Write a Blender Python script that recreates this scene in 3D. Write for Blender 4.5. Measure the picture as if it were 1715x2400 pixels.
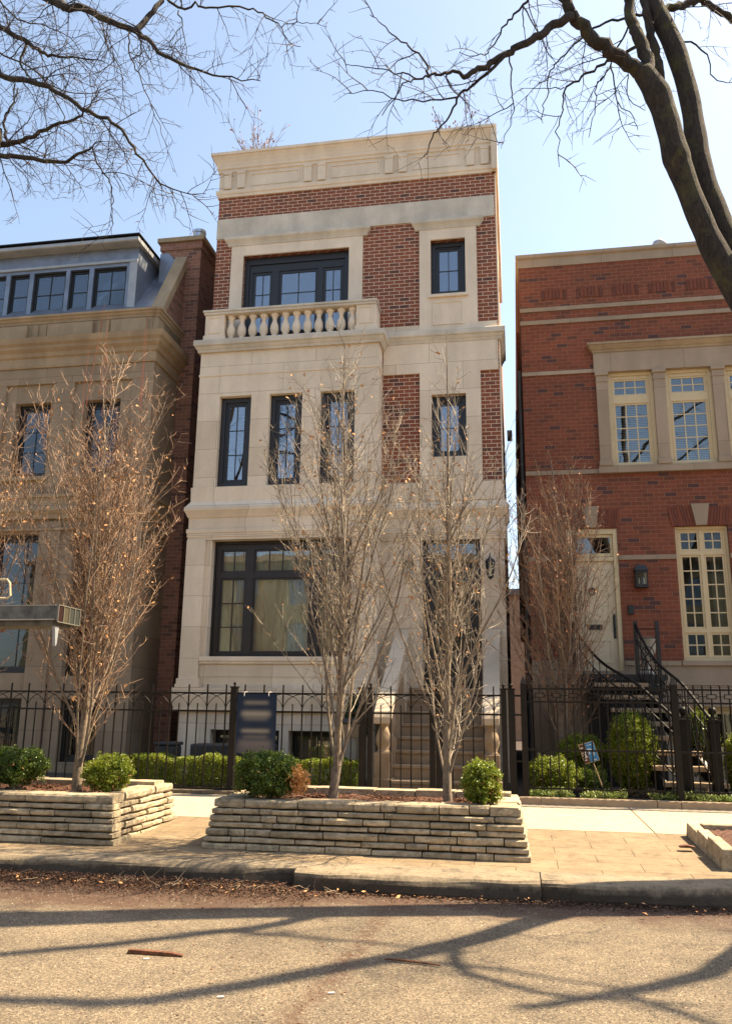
import bpy, math, random
import numpy as np
from mathutils import Vector
R = math.radians
for o in list(bpy.data.objects): bpy.data.objects.remove(o)
SC = bpy.context.scene
COL = SC.collection

# ------------------------------------------------------------------ camera, sky, sun, exposure
F_PX, PITCH, YAW, ROLL, EYE = 1951.97, R(13.41164), R(10.13909), R(0.72198), 1.6
fwd = Vector((-math.sin(YAW)*math.cos(PITCH), math.cos(YAW)*math.cos(PITCH), math.sin(PITCH)))
rt = Vector((math.cos(YAW), math.sin(YAW), 0)); up = rt.cross(fwd)
CR = rt*math.cos(ROLL)+up*math.sin(ROLL); CU = up*math.cos(ROLL)-rt*math.sin(ROLL)
cd = bpy.data.cameras.new('camera'); cam = bpy.data.objects.new('camera', cd); COL.objects.link(cam)
from mathutils import Matrix
cam.matrix_world = Matrix(((CR.x, CU.x, -fwd.x, 0), (CR.y, CU.y, -fwd.y, 0), (CR.z, CU.z, -fwd.z, EYE), (0, 0, 0, 1)))
cd.sensor_fit = 'VERTICAL'; cd.sensor_height = 36.0; cd.lens = F_PX/2400*36.0
cd.clip_start = 0.05; cd.clip_end = 3000
SC.camera = cam

SUN = Vector((0.65, 0.29, 1.0)).normalized()
SUN_EL = math.asin(SUN.z); SUN_AZ = math.atan2(SUN.x, SUN.y)
w = bpy.data.worlds.new('World'); SC.world = w; w.use_nodes = True
nt = w.node_tree; bg = nt.nodes['Background']
sky = nt.nodes.new('ShaderNodeTexSky'); sky.sky_type = 'NISHITA'; sky.sun_disc = False
sky.sun_elevation = SUN_EL; sky.sun_rotation = SUN_AZ; sky.air_density = 1.0; sky.dust_density = 1.7; sky.ozone_density = .7
hs = nt.nodes.new('ShaderNodeHueSaturation'); hs.inputs['Hue'].default_value = .494; hs.inputs['Saturation'].default_value = .84; hs.inputs['Value'].default_value = 1.02
nt.links.new(sky.outputs[0], hs.inputs['Color']); nt.links.new(hs.outputs[0], bg.inputs[0]); bg.inputs[1].default_value = 0.092
sd = bpy.data.lights.new('sun', 'SUN'); sd.energy = 5.0; sd.angle = R(0.53); sd.color = (1.0, 0.82, 0.56)
so = bpy.data.objects.new('sun', sd); COL.objects.link(so)
so.rotation_euler = SUN.to_track_quat('Z', 'Y').to_euler(); so.location = SUN*60
SC.view_settings.view_transform = 'Standard'; SC.view_settings.look = 'None'
SC.view_settings.exposure = 1.70; SC.view_settings.gamma = 1.0
SC.render.engine = 'CYCLES'
SC.cycles.max_bounces = 6; SC.cycles.transparent_max_bounces = 12

def at(x, y, Y):
    """photo pixel -> point at distance Y from the camera"""
    d = CR*((x-857.5)/F_PX) - CU*((y-1200)/F_PX) + fwd
    t = Y/d.y
    return Vector((d.x*t, Y, EYE+d.z*t))

# ------------------------------------------------------------------ materials
class N:
    def __init__(s, name):
        s.m = bpy.data.materials.new(name); s.m.use_nodes = True; s.t = s.m.node_tree
        s.b = s.t.nodes['Principled BSDF']; s.out = s.t.nodes['Material Output']
        s.pos = s.n('ShaderNodeNewGeometry').outputs['Position']
    def n(s, k, **kw):
        x = s.t.nodes.new(k)
        for a, v in kw.items(): setattr(x, a, v)
        return x
    def l(s, a, b): s.t.links.new(a, b)
    def noise(s, scale, detail=4, rough=.6, vec=None, dist=0):
        x = s.n('ShaderNodeTexNoise'); x.inputs['Scale'].default_value = scale
        x.inputs['Detail'].default_value = detail; x.inputs['Roughness'].default_value = rough
        x.inputs['Distortion'].default_value = dist
        s.l(vec if vec is not None else s.pos, x.inputs['Vector']); return x.outputs['Fac']
    def ramp(s, fac, stops, interp='LINEAR'):
        x = s.n('ShaderNodeValToRGB'); x.color_ramp.interpolation = interp
        e = x.color_ramp.elements
        while len(e) < len(stops): e.new(.5)
        for i, (p, c) in enumerate(stops):
            e[i].position = p; e[i].color = (c[0], c[1], c[2], 1) if not isinstance(c, (int, float)) else (c, c, c, 1)
        s.l(fac, x.inputs[0]); return x.outputs[0]
    def mix(s, a, b, fac, mode='MIX'):
        x = s.n('ShaderNodeMix', data_type='RGBA', blend_type=mode)
        for sock, v in ((x.inputs[6], a), (x.inputs[7], b), (x.inputs[0], fac)):
            if isinstance(v, (int, float)): sock.default_value = v
            elif isinstance(v, tuple): sock.default_value = (*v, 1)
            else: s.l(v, sock)
        return x.outputs[2]
    def scalev(s, sx, sy, sz):
        x = s.n('ShaderNodeVectorMath', operation='MULTIPLY'); s.l(s.pos, x.inputs[0]); x.inputs[1].default_value = (sx, sy, sz)
        return x.outputs[0]
    def bump(s, h, strength=.3, dist=.01, prev=None):
        x = s.n('ShaderNodeBump'); x.inputs['Strength'].default_value = strength; x.inputs['Distance'].default_value = dist
        s.l(h, x.inputs['Height'])
        if prev is not None: s.l(prev, x.inputs['Normal'])
        s.l(x.outputs[0], s.b.inputs['Normal']); return x.outputs[0]
    def col(s, c):
        if isinstance(c, tuple): s.b.inputs['Base Color'].default_value = (*c, 1)
        else: s.l(c, s.b.inputs['Base Color'])
    def rough(s, r): s.b.inputs['Roughness'].default_value = r
    def math(s, op, a, b=0.0):
        x = s.n('ShaderNodeMath', operation=op)
        for i, v in enumerate((a, b)):
            if isinstance(v, (int, float)): x.inputs[i].default_value = v
            else: s.l(v, x.inputs[i])
        return x.outputs[0]

def simple(name, c, rough=.6, metal=0, var=.0, vscale=8, bump=0, bscale=60, c2=None):
    k = N(name)
    if var or c2:
        c2 = c2 or tuple(v*(1-var) for v in c)
        k.col(k.mix(c, c2, k.ramp(k.noise(vscale), [(.35, 0.), (.65, 1.)])))
    else: k.col(c)
    k.rough(rough); k.b.inputs['Metallic'].default_value = metal
    if bump: k.bump(k.noise(bscale), bump, .004)
    return k.m

def stone(name, c1, c2, joints=None, stain=.30, jc=.42):
    """smooth cut limestone: soft mottling, vertical rain streaks, thin dark joints"""
    k = N(name)
    base = k.mix(c1, c2, k.ramp(k.noise(1.6, 6, .65), [(.3, 0.), (.7, 1.)]))
    fine = k.ramp(k.noise(45, 5, .7), [(.3, .9), (.7, 1.08)])
    base = k.mix(base, fine, .8, 'MULTIPLY')
    streak = k.ramp(k.noise(1, 5, .6, k.scalev(2.2, 2.2, .5)), [(.38, 1-stain), (.62, 1.)])
    base = k.mix(base, streak, .45, 'MULTIPLY')
    if joints:
        bw, rh, off = joints
        cx = k.n('ShaderNodeSeparateXYZ'); k.l(k.pos, cx.inputs[0])
        u = k.math('ADD', cx.outputs[0], cx.outputs[1]); v = k.math('ADD', cx.outputs[2], off)
        cc = k.n('ShaderNodeCombineXYZ'); k.l(u, cc.inputs[0]); k.l(v, cc.inputs[1])
        br = k.n('ShaderNodeTexBrick'); k.l(cc.outputs[0], br.inputs['Vector'])
        br.inputs['Scale'].default_value = 1; br.inputs['Brick Width'].default_value = bw; br.inputs['Row Height'].default_value = rh
        br.inputs['Mortar Size'].default_value = .004; br.inputs['Mortar Smooth'].default_value = .1
        br.inputs['Color1'].default_value = (1, 1, 1, 1); br.inputs['Color2'].default_value = (.81, .795, .77, 1)
        br.inputs['Mortar'].default_value = (jc, jc*.93, jc*.85, 1)
        base = k.mix(base, br.outputs['Color'], 1., 'MULTIPLY')
    k.col(base); k.rough(.85)
    k.bump(k.noise(90, 4), .12, .003)
    return k.m

def brick(name, cols, mortar, vertical=False, ms=.011):
    k = N(name)
    cx = k.n('ShaderNodeSeparateXYZ'); k.l(k.pos, cx.inputs[0])
    u = k.math('ADD', cx.outputs[0], cx.outputs[1]); v = cx.outputs[2]
    if vertical: u, v = v, u
    cc = k.n('ShaderNodeCombineXYZ'); k.l(u, cc.inputs[0]); k.l(v, cc.inputs[1])
    br = k.n('ShaderNodeTexBrick'); k.l(cc.outputs[0], br.inputs['Vector'])
    br.inputs['Scale'].default_value = 1; br.inputs['Brick Width'].default_value = .219; br.inputs['Row Height'].default_value = .083
    br.inputs['Mortar Size'].default_value = ms*.5; br.inputs['Mortar Smooth'].default_value = .3; br.inputs['Bias'].default_value = 0
    br.inputs['Color1'].default_value = (0, 0, 0, 1); br.inputs['Color2'].default_value = (1, 1, 1, 1); br.inputs['Mortar'].default_value = (.5, .5, .5, 1)
    n = len(cols)
    c = k.ramp(br.outputs['Color'], [(p, q) for p, q in cols], 'CONSTANT')
    c = k.mix(c, k.ramp(k.noise(30, 5, .7), [(.3, .72), (.7, 1.18)]), .8, 'MULTIPLY')
    c = k.mix(c, k.ramp(k.noise(.7, 4), [(.3, .86), (.7, 1.1)]), .9, 'MULTIPLY')
    m = k.mix(mortar, k.ramp(k.noise(14, 4), [(.3, .8), (.7, 1.05)]), 1., 'MULTIPLY')
    k.col(k.mix(c, m, br.outputs['Fac'])); k.rough(.9)
    inv = k.math('SUBTRACT', 1., br.outputs['Fac'])
    b1 = k.bump(inv, .7, .006); k.bump(k.noise(70, 4), .25, .004, b1)
    return k.m

def island(name, c1, c2, rough):
    k = N(name); r = k.n('ShaderNodeNewGeometry').outputs['Random Per Island']
    k.col(k.mix(k.mix(c1, c2, r), k.ramp(k.noise(30, 4), [(.3, .75), (.7, 1.15)]), .8, 'MULTIPLY')); k.rough(rough); k.bump(k.noise(70, 4), .3, .004); return k.m
M = {}
M['lime'] = stone('limestone smooth', (.79, .66, .505), (.69, .565, .425))
M['limej'] = stone('limestone ashlar', (.81, .68, .52), (.71, .585, .44), (1.37, .605, -.12))
M['cheek'] = stone('cheek wall stone', (.62, .50, .36), (.52, .41, .29))
M['limeold'] = stone('limestone weathered', (.68, .60, .485), (.50, .44, .35), stain=.45)
M['lime2'] = stone('limestone tan neighbour', (.35, .26, .17), (.27, .20, .13), (1.25, .62, .1), jc=.35)
M['lime2p'] = stone('limestone tan plain', (.40, .295, .18), (.31, .22, .13), stain=.5)
M['lime3'] = stone('limestone pinkish', (.40, .305, .215), (.34, .255, .175), (1.45, 1.2, .3))
M['brickA'] = brick('red brick house', [(0, (.11, .045, .033)), (.07, (.21, .064, .032)), (.35, (.25, .076, .037)), (.62, (.225, .069, .034)), (.88, (.165, .056, .032))], (.72, .56, .41), ms=.013)
M['brickB'] = brick('dark red brick neighbour', [(0, (.085, .036, .030)), (.05, (.175, .050, .024)), (.35, (.215, .060, .028)), (.65, (.19, .054, .026)), (.93, (.13, .043, .024))], (.30, .165, .10), ms=.008)
M['brickBv'] = brick('soldier brick', [(0, (.075, .035, .034)), (.12, (.21, .05, .032)), (.4, (.26, .066, .04)), (.7, (.225, .055, .035)), (.86, (.12, .045, .034))], (.33, .19, .14), True, ms=.009)
M['brickC'] = brick('brown brick chimney', [(0, (.14, .07, .05)), (.12, (.25, .115, .075)), (.4, (.28, .13, .083)), (.7, (.23, .105, .068)), (.88, (.18, .085, .058))], (.38, .28, .21), ms=.009)
M['bronze'] = simple('dark bronze frame', (.020, .015, .013), .45, var=.3)
M['slate'] = simple('dark grey frame', (.020, .019, .021), .45, var=.25)
M['cream'] = simple('cream painted wood', (.60, .47, .27), .5, var=.08, bump=.08)
M['creamd'] = simple('pale painted door', (.60, .49, .32), .45, var=.06, bump=.06)
M['iron'] = simple('dark brown iron', (.011, .0085, .007), .55, var=.3)
M['iron'].node_tree.nodes['Principled BSDF'].inputs['Specular IOR Level'].default_value = .22
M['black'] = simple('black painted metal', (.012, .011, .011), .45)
M['zinc'] = simple('zinc sheet', (.22, .25, .31), .45, .5, var=.3, vscale=2.5, bump=.05)
M['zincl'] = simple('pale zinc trim', (.36, .37, .38), .5, .25, var=.2, vscale=3)
M['steel'] = simple('galvanised flue', (.55, .57, .6), .3, .9, var=.2)
M['mulch'] = simple('bark mulch', (.13, .05, .024), .95, c2=(.03, .014, .009), vscale=60, bump=1, bscale=70)
M['soil'] = simple('dark garden soil', (.06, .038, .024), .95, c2=(.03, .02, .013), vscale=12, bump=.8, bscale=40)
M['roof'] = simple('flat roof felt', (.15, .14, .13), .9)
M['tread'] = simple('sandstone step', (.38, .275, .175), .85, c2=(.31, .215, .13), vscale=5, bump=.15)
M['bark1'] = simple('smooth grey tan bark', (.25, .19, .13), .85, c2=(.13, .10, .07), vscale=22, bump=.5, bscale=50)
M['twig'] = island('brown twig bark', (.06, .042, .03), (.50, .41, .30), .8)  # wide dark-to-pale range paints sunlit and shaded twig sides into the colour
M['twigr'] = island('reddish twig bark', (.055, .030, .021), (.36, .215, .12), .75)  # same painted spread of lit and shaded tones, in reddish bark
M['whip'] = simple('red young shoots', (.42, .12, .06), .6)
M['dry'] = simple('dead tan leaf', (.55, .29, .11), .8, c2=(.36, .16, .06), vscale=30)
M['dryr'] = simple('dead rust leaf', (.42, .17, .07), .8, c2=(.28, .10, .04), vscale=30)
M['plastic'] = simple('dark grey plastic', (.03, .032, .036), .5)
M['boxtan'] = simple('tan painted steel', (.20, .15, .10), .5)
M['curtain'] = simple('sheer curtain', (.72, .68, .56), .9)
M['white'] = simple('white paper', (.75, .73, .68), .7)
M['urn'] = simple('cast stone urn', (.42, .38, .31), .85, var=.25, bump=.2)
M['candle'] = simple('white candle tube', (.8, .78, .72), .5)
M['wood'] = simple('split wood', (.17, .065, .026), .8, c2=(.08, .03, .014), vscale=30, bump=.5)
M['weather'] = simple('weathered painted plank', (.055, .050, .042), .7, c2=(.16, .15, .13), vscale=7, bump=.3)
M['blind'] = simple('white blind slat', (.62, .62, .60), .6)
M['room'] = simple('interior plaster', (.16, .14, .12), .9)
M['mosred'] = simple('dark red glass tile', (.030, .014, .012), .3)
M['mosgrey'] = simple('grey green glass tile', (.045, .048, .04), .3)
M['mosol'] = simple('olive glass tile', (.075, .065, .04), .3)

def bark_big():
    k = N('big tree bark')
    a = k.noise(9, 6, .7, k.scalev(2.2, 2.2, .6), 1.5); b = k.noise(3.2, 5, .6)
    c = k.mix((.016, .011, .008), (.060, .043, .030), k.ramp(a, [(.35, 0.), (.65, 1.)]))
    c = k.mix(c, (.085, .075, .022), k.math('MULTIPLY', k.ramp(b, [(.53, 0.), (.66, 1.)]), .75))
    sp = k.ramp(k.noise(34, 3), [(.70, 0.), (.74, 1.)]); c = k.mix(c, (.34, .30, .2), k.math('MULTIPLY', sp, .5))
    k.col(c); k.rough(.95); k.bump(a, 1., .05); return k.m
M['bark2'] = bark_big()
M['twig2'] = simple('dark twig bark', (.040, .027, .025), .8, c2=(.075, .052, .042), vscale=9)

def leafmat(name, c1, c2, c3):
    k = N(name)
    c = k.mix(c1, c2, k.n('ShaderNodeNewGeometry').outputs['Random Per Island'])
    c = k.mix(c, c3, k.ramp(k.noise(5.5, 3), [(.5, 0.), (.7, .8)]))
    k.col(c); k.rough(.38)
    tr = k.n('ShaderNodeBsdfTranslucent'); k.l(c, tr.inputs[0])
    mx = k.n('ShaderNodeMixShader'); mx.inputs[0].default_value = .38
    k.l(k.b.outputs[0], mx.inputs[1]); k.l(tr.outputs[0], mx.inputs[2]); k.l(mx.outputs[0], k.out.inputs[0])
    return k.m
M['leaf'] = leafmat('boxwood leaf', (.085, .14, .012), (.26, .30, .025), (.36, .37, .05))
M['leafd'] = leafmat('dark boxwood leaf', (.038, .075, .012), (.13, .19, .022), (.22, .27, .04))
M['leafe'] = leafmat('dark evergreen leaf', (.03, .06, .02), (.045, .09, .025), (.06, .11, .03))
M['leafo'] = leafmat('scorched orange leaf', (.50, .22, .07), (.60, .32, .12), (.45, .30, .10))
M['pine'] = leafmat('ground cover leaf', (.16, .22, .05), (.24, .29, .08), (.34, .36, .14))

def glassmat(name, tint, refl, fm=1.5):
    k = N(name); k.t.nodes.remove(k.b)
    tr = k.n('ShaderNodeBsdfTransparent'); tr.inputs[0].default_value = (*tint, 1)
    gl = k.n('ShaderNodeBsdfGlossy'); gl.inputs['Roughness'].default_value = .015; gl.inputs[0].default_value = (.92, .95, 1, 1)
    wv = k.n('ShaderNodeBump'); wv.inputs['Strength'].default_value = .04; wv.inputs['Distance'].default_value = .02
    k.l(k.noise(3.0, 1), wv.inputs['Height']); k.l(wv.outputs[0], gl.inputs['Normal'])
    fr = k.n('ShaderNodeFresnel'); fr.inputs[0].default_value = 1.6
    f = k.math('MINIMUM', k.math('ADD', k.math('MULTIPLY', fr.outputs[0], fm), refl), 1.)
    mx = k.n('ShaderNodeMixShader'); k.l(f, mx.inputs[0]); k.l(tr.outputs[0], mx.inputs[1]); k.l(gl.outputs[0], mx.inputs[2])
    k.l(mx.outputs[0], k.out.inputs[0]); return k.m
M['glass'] = glassmat('window glass', (.86, .88, .84), .03)
M['glassd'] = glassmat('dim window glass', (.6, .62, .62), .0, .8)
M['glassb'] = glassmat('blue window glass', (.6, .65, .7), .15)

def road_mat():
    k = N('road asphalt')
    sx = k.n('ShaderNodeSeparateXYZ'); k.l(k.pos, sx.inputs[0])
    vo = k.n('ShaderNodeTexVoronoi'); vo.inputs['Scale'].default_value = 125; k.l(k.pos, vo.inputs['Vector'])
    agg = k.ramp(vo.outputs['Color'], [(0., (.025, .019, .013)), (.25, (.095, .070, .045)), (.6, (.17, .128, .080)), (.86, (.245, .188, .120)), (1., (.48, .39, .27))])
    c = k.mix(agg, k.ramp(k.noise(150, 3, .8), [(.3, .55), (.7, 1.3)]), .8, 'MULTIPLY')
    c = k.mix(c, k.ramp(k.noise(1.3, 5, .65), [(.32, .66), (.66, 1.15)]), .8, 'MULTIPLY')
    c = k.mix(c, k.ramp(k.noise(34, 4, .75), [(.34, .55), (.60, 1.25)]), .8, 'MULTIPLY')
    c = k.mix(c, k.ramp(k.noise(.5, 4, .6), [(.35, .72), (.62, 1.1)]), .8, 'MULTIPLY')
    c = k.mix(c, (.05, .03, .02), k.ramp(k.noise(11, 6, .8), [(.64, 0.), (.71, .8)]))
    cv = k.n('ShaderNodeTexVoronoi', feature='DISTANCE_TO_EDGE'); cv.inputs['Scale'].default_value = .45
    wv = k.n('ShaderNodeVectorMath', operation='ADD'); nn = k.n('ShaderNodeTexNoise'); nn.inputs['Scale'].default_value = 3.; nn.inputs['Detail'].default_value = 6; k.l(k.pos, nn.inputs[0])
    k.l(k.pos, wv.inputs[0]); sc_ = k.n('ShaderNodeVectorMath', operation='SCALE'); k.l(nn.outputs['Color'], sc_.inputs[0]); sc_.inputs['Scale'].default_value = .5; k.l(sc_.outputs[0], wv.inputs[1]); k.l(wv.outputs[0], cv.inputs['Vector'])
    c = k.mix(c, (.035, .026, .02), k.math('MULTIPLY', k.ramp(cv.outputs['Distance'], [(.0, 1.), (.006, 0.)]), k.ramp(k.noise(1.1, 2), [(.45, 0.), (.6, .8)])))
    # orange brown stain of crushed leaves along the gutter and across the lane
    left = k.n('ShaderNodeMapRange'); left.inputs[1].default_value = -1.0; left.inputs[2].default_value = -3.4; left.inputs[4].default_value = .55; k.l(sx.outputs[0], left.inputs[0])
    dist = k.math('ADD', k.math('ADD', sx.outputs[1], left.outputs[0]), k.math('MULTIPLY', k.noise(1.7, 5, .7), 1.3))
    g = k.n('ShaderNodeMapRange'); g.inputs[1].default_value = 7.85; g.inputs[2].default_value = 8.25; k.l(dist, g.inputs[0])
    gg = k.math('MULTIPLY', g.outputs[0], k.ramp(k.noise(20, 5, .8), [(.33, .6), (.6, 1.)]))
    c = k.mix(c, (.050, .019, .008), k.math('MULTIPLY', gg, .97))
    # trail
    lx = k.math('ADD', k.math('MULTIPLY', sx.outputs[1], .05), -1.28)
    d = k.math('ABSOLUTE', k.math('SUBTRACT', k.math('ADD', sx.outputs[0], k.math('MULTIPLY', k.noise(2.3, 5, .7), .35)), lx))
    tr = k.n('ShaderNodeMapRange'); tr.inputs[1].default_value = .12; tr.inputs[2].default_value = .03; k.l(d, tr.inputs[0])
    t2 = k.math('MULTIPLY', k.math('MULTIPLY', tr.outputs[0], k.ramp(k.noise(16, 6, .85), [(.42, 0.), (.60, 1.)])), .9)
    c = k.mix(c, (.060, .022, .009), t2)
    k.col(c); k.rough(.92)
    b1 = k.bump(vo.outputs['Distance'], .35, .006); k.bump(k.noise(55, 4), .4, .008, b1)
    return k.m
M['road'] = road_mat()

def conc(name, c1, c2, c3, sc=2.0, bw=None):
    k = N(name)
    c = k.mix(c1, c2, k.ramp(k.noise(sc, 6, .7), [(.3, 0.), (.7, 1.)]))
    c = k.mix(c, c3, k.ramp(k.noise(7, 7, .8), [(.48, 0.), (.68, .8)]))
    c = k.mix(c, k.ramp(k.noise(120, 3), [(.3, .82), (.7, 1.1)]), .8, 'MULTIPLY')
    if bw:
        br = k.n('ShaderNodeTexBrick'); k.l(k.pos, br.inputs['Vector'])
        mp = k.n('ShaderNodeMapping'); k.l(k.pos, mp.inputs[0]); mp.inputs[1].default_value = (bw[2], bw[3], 0); k.l(mp.outputs[0], br.inputs['Vector'])
        br.inputs['Scale'].default_value = 1; br.inputs['Brick Width'].default_value = bw[0]; br.inputs['Row Height'].default_value = bw[1]
        br.inputs['Mortar Size'].default_value = .005; br.inputs['Mortar Smooth'].default_value = .2
        br.inputs['Color1'].default_value = (1, 1, 1, 1); br.inputs['Color2'].default_value = (.84, .82, .78, 1); br.inputs['Mortar'].default_value = (.3, .24, .17, 1)
        c = k.mix(c, br.outputs['Color'], 1., 'MULTIPLY')
    k.col(c); k.rough(.9); k.bump(k.noise(70, 5), .3, .004); return k.m
M['walk'] = conc('pale concrete walk', (.42, .35, .245), (.37, .30, .205), (.26, .20, .135), 1.5)
def kerb_mat():
    k = N('grimy shaded kerb'); sx = k.n('ShaderNodeSeparateXYZ'); k.l(k.pos, sx.inputs[0])
    c = k.mix((.27, .21, .135), (.17, .13, .085), k.ramp(k.noise(2.6, 7, .75), [(.35, 0.), (.65, 1.)]))
    c = k.mix(c, (.055, .040, .027), k.ramp(k.noise(6, 7, .8), [(.50, 0.), (.66, .8)]))
    # gutter grime and the face's dark shade painted together, with a ragged upper edge
    g = k.math('ADD', sx.outputs[2], k.math('MULTIPLY', k.math('SUBTRACT', k.noise(5, 6, .75), .5), .22))
    c = k.mix(c, (.030, .021, .014), k.math('MULTIPLY', k.ramp(g, [(.085, 1.), (.15, 0.)]), .85))
    c = k.mix(c, k.ramp(k.noise(110, 3), [(.3, .7), (.7, 1.2)]), .8, 'MULTIPLY')
    k.col(c); k.rough(.92); b = k.bump(k.noise(60, 5), .5, .006); k.bump(k.noise(12, 5), .4, .02, b); return k.m
M['kerbf'] = kerb_mat()
M['paver'] = conc('sandstone pavers', (.28, .205, .122), (.19, .135, .078), (.10, .07, .04), 2.2, (.78, .33, .05, .06))  # mottled dark patches paint in branch shadows along with dirt
M['kerb'] = conc('worn kerb concrete', (.20, .155, .10), (.11, .083, .054), (.045, .033, .022), 2.6)

def ledge_mat():
    k = N('ledgestone')
    c = k.mix((.52, .43, .30), (.34, .27, .175), k.ramp(k.noise(5, 6, .7, k.scalev(1, 1, 2.5)), [(.3, 0.), (.7, 1.)]))
    ri = k.n('ShaderNodeNewGeometry').outputs['Random Per Island']
    c = k.mix(c, k.ramp(ri, [(0., (.62, .6, .55)), (.5, (.95, .93, .9)), (1., (1.25, 1.2, 1.1))]), .85, 'MULTIPLY')
    c = k.mix(c, (.10, .082, .05), k.ramp(k.noise(11, 6, .75), [(.46, 0.), (.68, .8)]))
    c = k.mix(c, k.ramp(k.noise(60, 4, .7), [(.3, .8), (.7, 1.15)]), .8, 'MULTIPLY')
    k.col(c); k.rough(.93); k.bump(k.noise(28, 7, .75), .8, .015); return k.m
M['ledge'] = ledge_mat()

def sign_mat():
    # a navy board whose white lettering has been smeared beyond reading
    k = N('smeared navy sign'); sx = k.n('ShaderNodeSeparateXYZ'); k.l(k.pos, sx.inputs[0])
    z = sx.outputs[2]; x = sx.outputs[0]
    c = k.mix((.010, .020, .048), (.022, .032, .055), k.ramp(k.noise(2.2, 2), [(.3, 0.), (.7, 1.)]))
    for z0, hw, half, colr, amt in ((1.70, .035, .20, (.30, .27, .23), .75), (1.53, .05, .24, (.36, .33, .28), .95), (1.46, .04, .2, (.22, .21, .19), .6), (1.27, .035, .23, (.34, .31, .26), .85), (1.18, .03, .2, (.20, .18, .16), .6), (1.08, .07, .27, (.22, .19, .18), .7), (.98, .09, .30, (.16, .14, .14), .7)):
        dz = k.math('DIVIDE', k.math('ABSOLUTE', k.math('SUBTRACT', z, z0)), hw)
        dx = k.math('DIVIDE', k.math('ABSOLUTE', k.math('SUBTRACT', x, -4.03)), half)
        f = k.math('ADD', k.math('POWER', dz, 2.), k.math('POWER', dx, 8.))
        e = k.math('POWER', 2.718, k.math('MULTIPLY', f, -1.))
        c = k.mix(c, colr, k.math('MULTIPLY', e, amt*.62))
    k.col(c); k.rough(.9); k.b.inputs['Specular IOR Level'].default_value = .1; return k.m
M['sign'] = sign_mat()
M['signblue'] = simple('blue sign face', (.03, .22, .50), .4)
M['signbrown'] = simple('brown sign face', (.10, .035, .02), .5)
M['signbuff'] = simple('buff sign edge', (.55, .38, .25), .6)

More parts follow.
